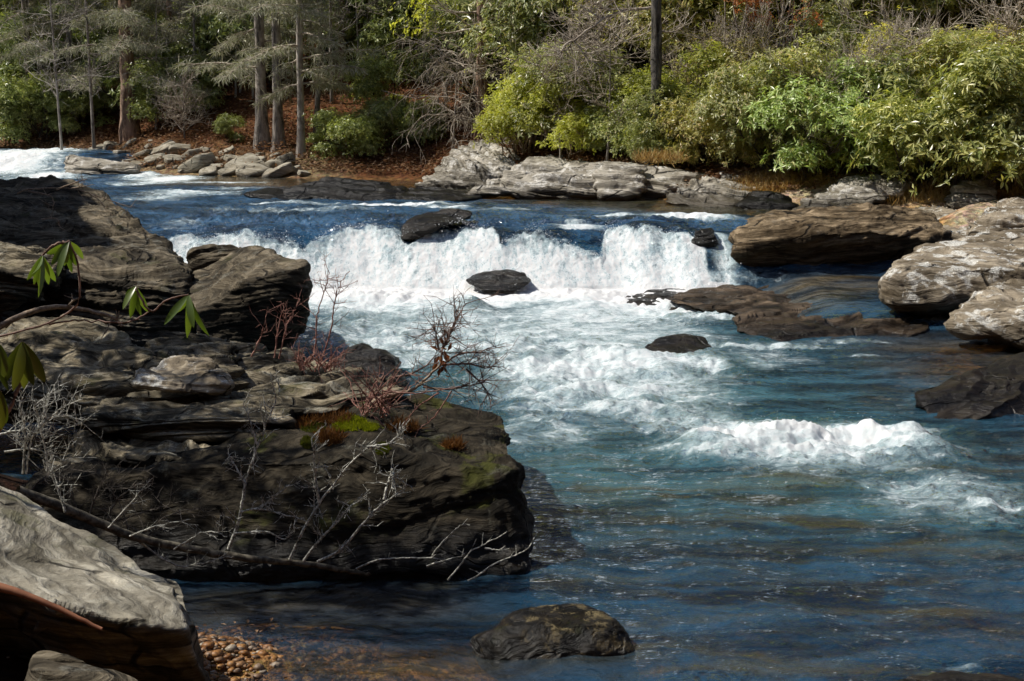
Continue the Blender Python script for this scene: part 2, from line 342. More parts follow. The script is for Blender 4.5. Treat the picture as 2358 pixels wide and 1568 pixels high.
# standing wave on the right, humps over hidden rocks
def ridge(pts, z, h, wf, wb):
    global Zw
    q = [PZ(u, v, z) for u, v in pts]; qx = np.array([a[0] for a in q]); qy = np.array([a[1] for a in q])
    yl = np.interp(Xw, qx, qy); e = sstep(qx[0]-.1, qx[0]+.35, Xw)*sstep(qx[-1]+.1, qx[-1]-.35, Xw)
    d = Yw-yl; prof = np.where(d > 0, np.exp(-(d/wb)**2), np.exp(-np.abs(d/wf)**1.3))
    h = h*np.clip(.75+1.3*n2(Xw, 0*Xw, 1.3, 3, 71.), .15, 1.5)
    Zw = Zw+h*e*prof*(1+.7*n2(Xw, Yw, 2.6, 5, 4.4, .6))
    return e*prof
cr = ridge([(1540, 1010), (1620, 985), (1700, 975), (1800, 985), (1880, 982), (1960, 972), (2050, 992), (2130, 985), (2200, 1000)], .1, .115, .75, .2)
foam = np.maximum(foam, cr*sstep(-.2, .3, n2(Xw, Yw, 3.0, 5, 7.)+cr-.35)*.85)
turb = np.where(cr > .2, np.minimum(turb, .4), turb)
ridge([(960, 700), (1050, 690), (1150, 705)], .1, .14, .5, .35); ridge([(740, 690), (800, 680), (880, 690)], .1, .10, .4, .3)
ridge([(1150, 830), (1300, 815), (1480, 830), (1640, 825)], .0, .10, .35, .25); ridge([(720, 790), (850, 770), (1000, 785)], 0, .09, .4, .3)
ridge([(1230, 925), (1400, 900), (1520, 930)], 0, .07, .3, .2)
for cx_, hw, hh in [(-3.6, .7, .10), (-2.0, .55, .12), (-.2, .6, .06), (2.1, .8, .12), (.6, .4, .08)]:
    Zw = Zw+hh*np.exp(-((Xw-cx_)/hw)**2-((Yw-yc-.25)/.55)**2)
# fall lumps: push the sheet out along -y
Yw2 = Yw-inner*(fallf > .1)*(.07*np.abs(n2(Xw, Zw*.5, 1.3, 3, 2.))+.012*n2(Xw, Zw*.25, 8, 4, 9.))
Xw2 = Xw+inner*.04*n2(Xw, Zw, 4, 3, 12.)
Zw = Zw+np.where((foam > .6) & (Yw < yc), .02*n2(Xw, Yw, 8, 5, 14., .65), 0)
Zw = Zw+.07*np.exp(-((ft-lipn)/.10)**2)*(fallf > .05)*inx*(.5+1.2*n2(Xw, Yw, 7, 4, 41., .65))
# clearness and body colour
clear = np.maximum(clear, .72*sstep(9.0, 7.0, Yw)*sstep(1.8, -.6, Xw-(.15*(Yw-7))))
clear = np.maximum(clear, .25*sstep(11, 8, Yw))
for (u, v, ru, rv, k) in [(2260, 830, 240, 55, .8), (2050, 775, 220, 14, .6), (2000, 680, 90, 14, .75), (2250, 1010, 200, 60, .5), (1060, 695, 70, 22, .5), (800, 680, 60, 12, .5), (700, 1360, 400, 60, .8), (1300, 1540, 420, 60, .5), (2250, 1440, 300, 60, .45)]:
    clear = np.maximum(clear, k*blob(u, v, ru, rv, 0))
clear *= (1-np.clip(turb*1.1, 0, 1)); clear[Yw > 22] *= 0; clear = np.maximum(clear, .55*far_calm)
for (u, v, ru, rv, k) in [(900, 690, 270, 45, .82), (1150, 692, 260, 22, .7), (1330, 730, 200, 30, .66), (1000, 760, 330, 70, .52), (1300, 780, 400, 80, .52), (1390, 880, 320, 90, .55), (1500, 700, 240, 40, .8), (1560, 960, 160, 40, .45), (1850, 1035, 380, 60, .5), (2170, 1140, 230, 60, .36), (1250, 1000, 170, 40, .34), (1750, 830, 150, 30, .3)]:
    foam = np.maximum(foam, k*blob(u, v, ru, rv, 0, 0, 3)*(Yw < yc-.8)); turb = np.maximum(turb, .6*k*blob(u, v, ru, rv, 0, 0, 3)*(Yw < yc-.8))
teal = np.zeros_like(Zw)
for (u, v, ru, rv, k) in [(1500, 880, 560, 190, .9), (900, 800, 300, 120, .6), (1900, 1050, 520, 120, .85), (2250, 1160, 260, 100, .6), (1400, 1080, 350, 90, .6), (1250, 720, 500, 60, .6)]:
    teal = put(teal, blob(u, v, ru, rv, 0, 0, 2.6)*(Yw < 22), k)
nb = n2(Xw, Yw, .8, 4, 6.)
deep = np.array([.010, .046, .088]); tealc = np.array([.05, .125, .135]); upc = np.array([.030, .075, .135]); olive = np.array([.085, .07, .02])  # deep and upc: water blues strengthened to stand in for sky reflection
tk = np.clip(teal*(.75+.7*nb), 0, 1)[..., None]
body = deep*(1-tk)+tealc*tk
um = (sstep(22.0, 22.6, Yw))[..., None]; body = body*(1-um)+(upc*np.clip(1+1.6*nb[..., None]+1.2*n2(Xw, Yw*1.8, 2.2, 3, 31.)[..., None], .25, 3))*um
ol = 0*Zw
ol = np.maximum(ol, far_calm*.75)[..., None]
body = body*(1-ol)+olive*ol  # reflection of the bank painted as olive into the calm far strip
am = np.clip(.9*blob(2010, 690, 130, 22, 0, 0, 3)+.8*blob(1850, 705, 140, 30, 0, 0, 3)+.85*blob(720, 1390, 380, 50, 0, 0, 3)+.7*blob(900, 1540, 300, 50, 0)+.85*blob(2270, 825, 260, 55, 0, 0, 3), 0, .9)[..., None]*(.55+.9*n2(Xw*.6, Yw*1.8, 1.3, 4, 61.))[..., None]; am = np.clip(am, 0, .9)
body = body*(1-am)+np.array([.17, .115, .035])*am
body = np.clip(body, 0.002, 1)
clear = np.clip(clear, 0, .9)
idx = np.arange(Zw.size).reshape(Zw.shape)
t = NT('river_water')
A = lambda n_: t.n('Attribute', {'attribute_name': n_})
pos = t.n('NewGeometry').outputs['Position']
fo = A('foam').outputs['Fac']; clr = A('clear').outputs['Fac']; bdy = A('body').outputs['Color']; tb = A('turb').outputs['Fac']
warp = t.noise(pos, 1.6, 3, .5, out=1)
pw = t.n('VectorMath', {'operation': 'MULTIPLY_ADD'}, _0=warp, _1=(.5, .5, .25), _2=pos).outputs[0]
na = t.noise(t.mapping(pw, (1.0, 1.25, 1.0), (0, 0, .35)), 3.2, 9, .68, .5)
nbb = t.noise(t.mapping(pos, (1, 1, .55)), 21, 8, .78, .3)
ncc = t.noise(t.mapping(pw, (.6, 2.2, 1), (0, 0, .25)), 5.5, 6, .62, .8)
m1 = t.math('ADD', t.math('MULTIPLY', t.math('SUBTRACT', na, .5), 1.9), t.math('MULTIPLY', t.math('SUBTRACT', nbb, .5), 1.2))
m1 = t.math('ADD', m1, t.math('MULTIPLY', t.math('SUBTRACT', ncc, .5), .8))
soft = t.math('ADD', fo, t.math('MULTIPLY', m1, t.math('SUBTRACT', 1.05, t.math('MULTIPLY', fo, .55))))
fal = A('fall').outputs['Fac']
strk = t.noise(t.mapping(pos, (1, .35, .16)), 13, 8, .68, .25)
spk = t.noise(pos, 34, 5, .75)
fm = t.math('ADD', t.math('MULTIPLY', t.math('SUBTRACT', strk, .5), 2.4), t.math('MULTIPLY', t.math('SUBTRACT', spk, .52), 1.3))
soft = t.mixf(fal, soft, t.math('ADD', t.math('MULTIPLY', fo, .85), fm))
live = t.rng(fo, .02, .2)
F = t.math('MULTIPLY', t.rng(soft, .36, .76), live)
# milky aeration below hard foam
milk = t.math('MULTIPLY', t.rng(t.math('ADD', fo, t.math('MULTIPLY', t.math('SUBTRACT', na, .5), .9)), .10, .62), .72)
sk1 = t.noise(t.mapping(pw, (.55, 2.0, 1), (0, 0, .22)), 1.5, 6, .62, .7)
sk2 = t.noise(t.mapping(pw, (.5, 2.2, 1), (0, 0, .22)), 1.5, 6, .62, .6)
calm_ = t.rng(tb, .05, .3, 1.0, .25)
bdy = t.mix(calm_, bdy, t.mix(t.rng(sk1, .36, .64), t.mix(1.0, bdy, (.28, .30, .34), 'MULTIPLY'), t.mix(1.0, bdy, (1.5, 1.5, 1.55), 'MULTIPLY')))
bdy = t.mix(t.math('MULTIPLY', t.math('MULTIPLY', t.rng(sk2, .46, .70, 0, .62), calm_), t.rng(t.n('SeparateXYZ', None, Vector=pos).outputs[1], 12.5, 9.5)), bdy, (.095, .075, .02))
bcol = t.mix(t.math('MULTIPLY', milk, live), bdy, (.55, .68, .71))
wv1 = t.noise(t.mapping(pos, (1, 1.5, 1), (0, 0, .3)), 5, 4, .55, .4)
wv2 = t.noise(t.mapping(pos, (1, 1.6, 1), (0, 0, -.2)), 16, 4, .6, .5)
wv3 = t.noise(pos, 60, 3, .6)
hh = t.math('ADD', t.math('MULTIPLY', wv1, 1.5), t.math('MULTIPLY', wv2, t.rng(t.noise(pos, .9, 3), .45, .65, .08, .5)))
hh = t.math('ADD', hh, t.math('MULTIPLY', wv3, .045))
bstr = t.math('ADD', .22, t.math('MULTIPLY', t.rng(tb, .02, .10), .78))
bump = t.n('Bump', None, Height=hh, Distance=.07, Strength=bstr)
fbump = t.n('Bump', None, Height=t.math('ADD', nbb, t.math('MULTIPLY', na, 1.2)), Distance=.035, Strength=.8)
fres = t.n('Fresnel', None, IOR=1.46, Normal=bump)
glo = t.n('BsdfGlossy', None, Color=(1, 1, 1), Roughness=.05, Normal=bump)
dif = t.n('BsdfDiffuse', None, Color=bcol, Normal=bump)
trn = t.n('BsdfTransparent', None, Color=(.84, .77, .58))
clr2 = t.math('MULTIPLY', clr, t.math('SUBTRACT', 1.0, milk))
under_ = t.n('MixShader', None, _0=clr2, _1=dif, _2=trn)
wsurf = t.n('MixShader', None, _0=fres, _1=under_, _2=glo)
fcol = t.mix(t.rng(soft, .5, 1.15), (.78, .87, .90), (.98, .98, .98))
fd = t.n('BsdfDiffuse', None, Color=fcol, Normal=fbump); ftl = t.n('BsdfTranslucent', None, Color=(.9, .94, .95))
fs = t.n('MixShader', None, _0=.10, _1=fd, _2=ftl)
M['water'] = t.done(t.n('MixShader', None, _0=F, _1=wsurf, _2=fs))
kindof(mk('river_water', np.stack([Xw2, Yw2, Zw], -1).reshape(-1, 3), gridfaces(idx)[:, ::1], M['water'],
          attrs={'foam': foam.ravel(), 'fall': np.clip(np.maximum(fallf, veil*1.4), 0, 1).ravel(), 'clear': clear.ravel(), 'turb': turb.ravel(), 'body': body.reshape(-1, 3)}), 'structure')

# spray thrown up along the lip and the standing wave
def ico(): 
    import bmesh
    b = bmesh.new(); bmesh.ops.create_icosphere(b, subdivisions=1, radius=1); V = np.array([v.co[:] for v in b.verts]); F_ = np.array([[v.index for v in f.verts] for f in b.faces]); b.free(); return V, F_
IV, IF = ico()
def blobs_mesh(cs, rs, sq=None):
    n = len(cs); sq = np.ones((n, 3)) if sq is None else sq
    V = cs[:, None, :]+IV[None]*rs[:, None, None]*sq[:, None, :]
    F_ = IF[None]+(np.arange(n)*len(IV))[:, None, None]
    return V.reshape(-1, 3), F_.reshape(-1, 3)
t = NT('white_spray'); M['spray'] = t.done(t.n('BsdfPrincipled', None, Base_Color=(.9, .93, .95), Roughness=.3))
cs = []
for (u0, u1, v0, v1, n, Yd) in [(420, 580, 505, 560, 170, 21.9), (560, 760, 515, 550, 160, 21.8), (760, 920, 505, 540, 170, 21.8), (1010, 1140, 490, 545, 260, 21.8), (1150, 1290, 525, 560, 170, 21.8), (1380, 1620, 520, 560, 260, 21.7), (1640, 1710, 530, 640, 150, 21.2), (700, 1600, 590, 640, 420, 21.0)]:
    u = rng.uniform(u0, u1, n); v = v0+(v1-v0)*rng.beta(2.2, 1.0, n); cs.append(P(u, v, Yd+rng.normal(0, .15, n)))
for (u0, u1, v0, v1, n) in [(1560, 2080, 955, 1000, 300), (1540, 1660, 820, 850, 120), (1100, 1600, 790, 960, 260)]:
    u = rng.uniform(u0, u1, n); v = rng.uniform(v0, v1, n); q = PZ(u, v+14, .0); q[:, 2] += rng.exponential(.05, n)+.03; cs.append(q)
cs = np.concatenate(cs); xx = rng.uniform(-5.2, 3.0, 5200); li = np.interp(1179+xx/22*3275, [400, 560, 640, 710, 760, 850, 915, 980, 1060, 1155, 1250, 1290, 1380, 1398, 1600], [.6, .72, .66, .46, .84, .9, .7, .9, 1.0, .6, .8, .52, .36, .85, .72])
yy = 22.35-1.35+1.5*li+rng.normal(0, .18, 5200); zz = .08+.86*np.clip(li, 0, 1)**.75+rng.exponential(.055, 5200)*(.4+np.abs(perlin(np.stack([xx*1.7, xx*0, xx*0+3], -1)))*2)
mx = rng.uniform(-5.0, 3.2, 2600); mist = np.stack([mx, 20.7+rng.normal(0, .5, 2600), .10+rng.exponential(.07, 2600)], -1)
cs = np.concatenate([cs[rng.random(len(cs)) < .5], np.stack([xx, yy, zz], -1), mist]); rs = rng.exponential(.0015, len(cs))+.0016
V, F_ = blobs_mesh(cs, np.minimum(rs, .022)*np.clip(cs[:, 1]/21, .4, 1))
kindof(mk('spray', V, F_, M['spray']), 'stuff')

# ------------------------------------------------------------------ rocks
def catmull(pts, n):
    p = np.array(pts, float); m = len(p)
    out = []
    for i in range(m):
        a, b, c_, d = p[i-1], p[i], p[(i+1) % m], p[(i+2) % m]
        tt = np.linspace(0, 1, 24, endpoint=False)[:, None]
        out.append(.5*((2*b)+(-a+c_)*tt+(2*a-5*b+4*c_-d)*tt**2+(-a+3*b-3*c_+d)*tt**3)*.6+.4*(b+(c_-b)*tt))
    q = np.concatenate(out); L = np.concatenate([[0], np.cumsum(np.linalg.norm(np.diff(np.vstack([q, q[:1]]), axis=0), axis=1))])
    s = np.linspace(0, L[-1], n, endpoint=False); qq = np.vstack([q, q[:1]])
    return np.stack([np.interp(s, L, qq[:, 0]), np.interp(s, L, qq[:, 1])], -1)
def vnormals(V, F_):
    n = np.zeros_like(V)
    a, b, c_ = V[F_[:, 0]], V[F_[:, 1]], V[F_[:, 2]]; fn = np.cross(b-a, c_-a)
    for k in range(F_.shape[1]): np.add.at(n, F_[:, k], fn)
    return n/(np.linalg.norm(n, axis=1)[:, None]+1e-12)
ROCKS = {}
def rock(name, label, poly, prof, T=.3, mat='rock_left', edge=None, N=220, Mr=70, lay=.05, lf=5.0, rough=.05, rf=1.5, sdir=(.1, .2, 1), box=.55, back=1.0, seed=None, cat='rock', group=None, warpk=.5):
    seed = len(ROCKS)*3.7 if seed is None else seed
    b = catmull(poly, N)
    cen = b.mean(0)
    prof = sorted(prof); pv = [a for a, _ in prof]; pY = [q for _, q in prof]
    def depth(uv):
        v = uv[..., 1]
        if edge: v = v-np.interp(uv[..., 0], [e[0] for e in edge], [e[1] for e in edge])
        return np.interp(v, pv, pY)
    ph = np.linspace(0, math.pi/2, Mr)[1:]
    rr = np.sin(ph)**.9; ww = np.cos(ph)**box
    uvf = cen+(b-cen)[None]*rr[:, None, None]                   # rings
    fr = P(uvf[..., 0], uvf[..., 1], depth(uvf)); bk = fr.copy()
    fr[..., 1] -= T*ww[:, None]; fr[..., 0] -= (T*ww[:, None])*(fr[..., 0]/fr[..., 1]); fr[..., 2] += T*ww[:, None]*(CAM[2]-fr[..., 2])/fr[..., 1]*1.0
    bk[..., 1] += T*back*ww[:, None]; bk[..., 2] -= .15*T*ww[:, None]
    cuv = cen[None]; c0 = P(cuv[:, 0], cuv[:, 1], depth(cuv))[0]
    cf = c0+np.array([0, -T, 0]); cb = c0+np.array([0, T*back, -.15*T])
    K = Mr-1
    V = np.concatenate([cf[None], fr.reshape(-1, 3), bk[:-1].reshape(-1, 3), cb[None]])
    iF = 1+np.arange(K*N).reshape(K, N); iB = 1+K*N+np.arange((K-1)*N).reshape(K-1, N); last = len(V)-1
    def quads(a, b_): return np.stack([a, b_, np.roll(b_, -1), np.roll(a, -1)], -1)
    Q = [quads(iF[k], iF[k+1]) for k in range(K-1)]+[quads(iF[K-1], iB[K-2])]+[quads(iB[k+1], iB[k]) for k in range(K-2)]
    Q = np.concatenate(Q)
    Tq = np.concatenate([np.stack([np.zeros(N, int), iF[0], np.roll(iF[0], -1)], -1), np.stack([iB[0], np.full(N, last), np.roll(iB[0], -1)], -1)])
    nv = vnormals(V, np.concatenate([np.concatenate([Q[:, :3], Q[:, [0, 2, 3]]]), Tq]))
    s3 = np.array([seed, seed*1.3, -seed])
    sd_ = np.array(sdir, float); sd_ /= np.linalg.norm(sd_)
    q = (V@sd_)*lf+warpk*1.6*fbm(V*.8+s3, 3)+.25*warpk*fbm(V*3+s3, 2)
    fq = q-np.floor(q); saw = np.where(fq < .78, fq/.78, (1-fq)/.22); saw = saw**1.5
    hard = perlin(np.stack([np.floor(q)*7.31+.5+seed, np.full(len(V), .5)+.35*V[:, 0], np.full(len(V), .37)], -1))
    q2 = q*3.1; fq2 = q2-np.floor(q2); saw2 = np.where(fq2 < .7, fq2/.7, (1-fq2)/.3)
    d = lay*(saw-.5+.9*hard)+lay*.28*(saw2-.5)+rough*fbm(V*rf+s3, 5, .55)*1.6
    V = V+nv*d[:, None]
    org = np.array([V[:, 0].mean(), V[:, 1].mean(), V[:, 2].min()])
    o = mk(name, V, [Q, Tq], M[mat], origin=org)
    tag(o, label, cat, group); ROCKS[label] = o
    return o

# -- left side, back to front
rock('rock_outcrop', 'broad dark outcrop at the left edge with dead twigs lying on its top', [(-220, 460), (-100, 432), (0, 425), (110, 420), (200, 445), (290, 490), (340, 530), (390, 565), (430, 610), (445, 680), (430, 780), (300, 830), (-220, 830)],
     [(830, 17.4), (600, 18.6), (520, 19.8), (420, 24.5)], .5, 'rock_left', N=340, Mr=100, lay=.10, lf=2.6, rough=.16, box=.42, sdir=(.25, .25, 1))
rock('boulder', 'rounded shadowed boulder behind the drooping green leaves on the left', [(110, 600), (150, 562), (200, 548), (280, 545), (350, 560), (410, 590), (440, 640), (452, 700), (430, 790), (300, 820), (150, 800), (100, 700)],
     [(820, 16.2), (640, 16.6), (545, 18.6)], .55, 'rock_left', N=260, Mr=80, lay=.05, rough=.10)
rock('rock_slab', 'tan slab at the left edge beside the topmost cluster of green leaves', [(-150, 580), (20, 566), (90, 572), (140, 600), (120, 640), (60, 690), (-150, 720)], [(720, 15.3), (640, 15.5), (566, 17)], .4, 'rock_ledge', lay=.08, lf=7, rough=.07)
rock('boulder', 'blocky boulder with a sunlit top standing out before the falls', [(432, 578), (470, 566), (540, 565), (600, 575), (660, 590), (705, 606), (710, 640), (717, 662), (706, 690), (692, 755), (650, 800), (570, 840), (480, 820), (440, 700)],
     [(840, 14.9), (650, 15.0), (615, 15.6), (560, 17.6)], .35, 'rock_left', edge=[(430, 70), (480, 60), (560, 5), (640, -25), (720, -40)], N=300, Mr=90, lay=.02, lf=6, rough=.07, box=.4, sdir=(-.2, .2, 1))
rock('rock_ledge', 'layered brown ledge at the left edge below the curved dead limb', [(-150, 790), (0, 752), (60, 738), (110, 728), (200, 742), (270, 772), (310, 800), (380, 870), (420, 940), (300, 980), (150, 980), (-150, 950)],
     [(980, 10.5), (900, 10.8), (820, 11.6), (728, 13.2)], .35, 'rock_ledge', N=300, Mr=90, lay=.085, lf=8, rough=.07, sdir=(.2, .1, 1))
rock('rock_ledge', 'humped layered ledge arching over the pale nose of rock', [(290, 890), (330, 815), (360, 787), (395, 771), (440, 771), (500, 780), (535, 800), (550, 850), (570, 910), (540, 960), (460, 975), (330, 950)],
     [(975, 10.5), (860, 10.9), (770, 12.6)], .3, 'rock_ledge', N=260, Mr=80, lay=.06, lf=10, rough=.05, sdir=(-.1, .2, 1))
rock('rock', 'small dark slab right of the humped ledge under the blocky boulder', [(500, 790), (545, 784), (590, 800), (615, 835), (570, 870), (510, 860)], [(870, 11.8), (784, 12.8)], .2, 'rock_ledge', N=120, Mr=40, lay=.05, lf=9)
rock('rock', 'pale rounded nose of rock beneath the humped ledge', [(316, 888), (328, 862), (350, 850), (392, 831), (442, 836), (480, 838), (506, 858), (524, 888), (500, 912), (420, 914), (350, 906)], [(915, 9.95), (875, 10.05), (831, 11.0)], .14, 'rock_lichen', N=200, Mr=60, lay=.045, rough=.07, rf=2.6, box=.4)
rock('rock_ledge', 'stepped ledge in mid picture below the red twigs', [(525, 860), (560, 832), (620, 818), (680, 826), (740, 845), (830, 858), (890, 885), (930, 935), (900, 985), (800, 1010), (650, 1000), (530, 950)],
     [(1010, 9.8), (920, 10.3), (818, 12.2)], .3, 'rock_ledge', N=280, Mr=90, lay=.075, lf=9, rough=.06, sdir=(-.18, .15, 1))
rock('rock_slab', 'thin grey slab with wavy edge lying on the stepped ledge', [(555, 915), (600, 900), (680, 888), (760, 895), (810, 925), (760, 950), (680, 955), (590, 945)], [(955, 9.6), (888, 10.6)], .16, 'rock_ledge', N=180, Mr=50, lay=.04, lf=12, rough=.04)
rock('rock_slab', 'flat striped slab left of the moss, second from the bottom of the stack', [(160, 975), (240, 935), (330, 908), (450, 900), (560, 908), (640, 932), (670, 975), (560, 1010), (430, 1015), (300, 1005)], [(1015, 9.1), (965, 9.25), (900, 10.9)], .22, 'rock_ledge', N=260, Mr=80, lay=.05, lf=13, rough=.05, sdir=(-.05, .25, 1))
rock('rock_slab', 'lowest slab of the stack with a pale wavy front lip', [(110, 1080), (170, 1020), (260, 985), (400, 998), (560, 985), (670, 1000), (700, 1050), (620, 1075), (500, 1085), (380, 1090), (300, 1080), (230, 1095), (160, 1110)],
     [(1110, 8.75), (1055, 8.8), (985, 9.7)], .25, 'rock_ledge', N=260, Mr=80, lay=.055, lf=11, rough=.06, edge=[(110, 20), (230, 18), (300, 0), (420, 6), (520, -8), (700, -10)])
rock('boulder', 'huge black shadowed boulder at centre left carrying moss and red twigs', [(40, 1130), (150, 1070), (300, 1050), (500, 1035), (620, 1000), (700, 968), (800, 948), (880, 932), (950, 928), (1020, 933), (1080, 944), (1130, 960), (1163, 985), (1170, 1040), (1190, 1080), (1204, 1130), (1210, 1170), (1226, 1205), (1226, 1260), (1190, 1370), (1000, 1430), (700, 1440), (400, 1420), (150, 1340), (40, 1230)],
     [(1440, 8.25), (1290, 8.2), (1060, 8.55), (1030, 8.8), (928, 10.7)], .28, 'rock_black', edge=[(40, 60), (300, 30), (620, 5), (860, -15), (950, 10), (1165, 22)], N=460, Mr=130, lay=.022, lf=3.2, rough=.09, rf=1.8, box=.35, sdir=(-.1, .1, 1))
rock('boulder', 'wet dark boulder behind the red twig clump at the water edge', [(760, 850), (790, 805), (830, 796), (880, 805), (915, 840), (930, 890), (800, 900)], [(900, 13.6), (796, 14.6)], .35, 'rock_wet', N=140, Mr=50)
# -- bottom left
rock('boulder', 'pale grooved slab boulder sloping in from the bottom left corner', [(-160, 1090), (-40, 1115), (40, 1150), (90, 1195), (150, 1232), (230, 1272), (300, 1315), (350, 1338), (395, 1352), (412, 1385), (425, 1440), (440, 1490), (475, 1570), (470, 1660), (-160, 1660)],
     [(1660, 6.5), (1560, 6.1), (1490, 5.75), (1440, 5.62), (1380, 5.9), (1090, 8.2)], .22, 'rock_pale', edge=[(-160, -130), (0, -90), (120, -45), (250, -10), (380, 10), (470, 20)], N=420, Mr=120, lay=.014, lf=7, rough=.045, box=.35, sdir=(.55, .5, .6))
rock('rock', 'small lichened stone in the very bottom left corner', [(60, 1545), (72, 1512), (100, 1510), (190, 1535), (270, 1555), (320, 1600), (310, 1700), (40, 1700)], [(1700, 4.9), (1540, 4.95), (1505, 5.15)], .15, 'rock_left', N=160, Mr=50, lay=.015, rough=.03)
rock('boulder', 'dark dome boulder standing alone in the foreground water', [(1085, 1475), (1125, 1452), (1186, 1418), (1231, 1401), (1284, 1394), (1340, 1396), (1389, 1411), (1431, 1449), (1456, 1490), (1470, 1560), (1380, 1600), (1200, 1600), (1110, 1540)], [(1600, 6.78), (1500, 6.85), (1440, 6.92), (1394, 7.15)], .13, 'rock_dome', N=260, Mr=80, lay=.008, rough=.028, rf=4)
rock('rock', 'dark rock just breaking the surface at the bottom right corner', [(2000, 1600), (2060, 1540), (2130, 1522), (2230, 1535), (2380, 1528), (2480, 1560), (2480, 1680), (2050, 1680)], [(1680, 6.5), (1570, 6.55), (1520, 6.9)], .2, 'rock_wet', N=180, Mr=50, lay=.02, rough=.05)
# -- right side
rock('rock_shelf', 'flat grey shelf behind the long brown block at right', [(2040, 520), (2120, 478), (2200, 470), (2280, 468), (2400, 470), (2560, 480), (2560, 590), (2300, 590), (2180, 570), (2100, 550)], [(590, 21.5), (530, 22.5), (468, 26.5)], .4, 'rock_lichen', N=220, Mr=70, lay=.09, lf=6)
rock('rock', 'light grey jagged rocks at the right edge above the lichened boulder', [(2240, 540), (2262, 495), (2310, 478), (2370, 472), (2480, 480), (2480, 570), (2300, 570)], [(570, 20.2), (500, 20.8), (470, 22.5)], .35, 'rock_lichen', N=180, Mr=60, lay=.08, lf=6, rough=.12)
rock('boulder', 'long brown block of rock right of the falls with its front in shade', [(1690, 580), (1695, 535), (1730, 503), (1770, 488), (1850, 481), (1960, 475), (2080, 478), (2130, 486), (2160, 510), (2187, 545), (2180, 600), (2120, 660), (2050, 720), (1850, 720), (1720, 710), (1690, 660)],
     [(720, 22.1), (655, 21.9), (545, 21.55), (520, 21.8), (475, 24.0)], .4, 'rock_brown', edge=[(1690, 30), (1760, 14), (1850, 0), (2000, -12), (2150, 10)], N=380, Mr=110, lay=.055, lf=4, rough=.10, box=.4, sdir=(-.25, .1, 1))
rock('boulder', 'big lichened boulder with rippled banding at the right edge', [(2024, 670), (2035, 640), (2070, 600), (2120, 570), (2200, 550), (2280, 540), (2360, 530), (2560, 515), (2560, 760), (2350, 745), (2240, 730), (2130, 722), (2070, 714), (2036, 695)],
     [(760, 18.0), (700, 17.7), (620, 17.9), (520, 20.6)], .45, 'rock_lichen', N=340, Mr=110, lay=.028, lf=4, rough=.06, sdir=(.45, .1, 1), warpk=1.0)
rock('boulder', 'tan ribbed boulder at the right edge just above the shallows', [(2180, 745), (2225, 702), (2270, 670), (2310, 645), (2360, 628), (2560, 600), (2560, 840), (2300, 790), (2220, 775)], [(840, 15.6), (720, 16.2), (620, 18.2)], .4, 'rock_lichen', N=240, Mr=80, lay=.04, lf=5, rough=.07, sdir=(.5, .1, 1))
rock('rock_ledge', 'low flat brown ledge in the water below the long block', [(1540, 690), (1620, 668), (1740, 655), (1830, 664), (1900, 678), (1930, 695), (1990, 713), (2060, 722), (2140, 742), (2110, 775), (1980, 790), (1850, 800), (1770, 785), (1690, 752), (1700, 722), (1620, 710)],
     [(800, 16.3), (755, 17.2), (700, 18.8), (655, 21.3)], .16, 'rock_ledge_right', N=320, Mr=90, lay=.05, lf=7, rough=.05, sdir=(-.12, .12, 1))
rock('rock_ledge', 'wet rock rib stretching left from the flat ledge into white water', [(1430, 690), (1500, 670), (1600, 664), (1680, 668), (1690, 700), (1640, 720), (1560, 718), (1480, 706)], [(720, 18.9), (664, 21.0)], .12, 'rock_wet', N=200, Mr=60, lay=.03, lf=6, rough=.05)
rock('rock_ledge', 'dark sloping ledge entering from the right edge above the standing wave', [(2110, 905), (2180, 882), (2260, 850), (2320, 826), (2400, 800), (2560, 780), (2560, 1030), (2300, 1020), (2180, 1010), (2080, 990), (2130, 950)], [(1030, 12.2), (960, 12.5), (880, 13.3), (800, 14.8), (780, 15.3)], .15, 'rock_wet', N=280, Mr=90, lay=.05, lf=6, rough=.05, sdir=(-.3, .1, 1))
rock('rock', 'smooth black rock splitting the lip of the falls', [(922, 550), (930, 515), (960, 495), (1020, 486), (1075, 486), (1085, 500), (1020, 520), (965, 550)], [(550, 22.1), (515, 22.3), (486, 23.3)], .16, 'rock_awash', N=160, Mr=60, lay=.02, rough=.04)
rock('rock', 'wet rock poking through the foam at the foot of the falls', [(1074, 646), (1095, 630), (1140, 620), (1190, 626), (1222, 646), (1190, 668), (1110, 668)], [(668, 20.4), (620, 21.4)], .14, 'rock_awash', N=140, Mr=50, lay=.02, rough=.05)
rock('rock', 'small dark rock awash in mid stream below the flat ledge', [(1484, 800), (1525, 782), (1575, 774), (1625, 785), (1645, 812), (1560, 826)], [(826, 15.4), (774, 16.4)], .1, 'rock_awash', N=140, Mr=50, lay=.02, rough=.04)
rock('rock', 'low black rock at right end of the falls beside the thin veil', [(1592, 570), (1600, 538), (1618, 528), (1640, 528), (1650, 560), (1648, 680), (1625, 690), (1604, 660)], [(690, 21.75), (540, 21.85), (520, 22.4)], .12, 'rock_wet_high', N=160, Mr=60, lay=.04, rough=.05)
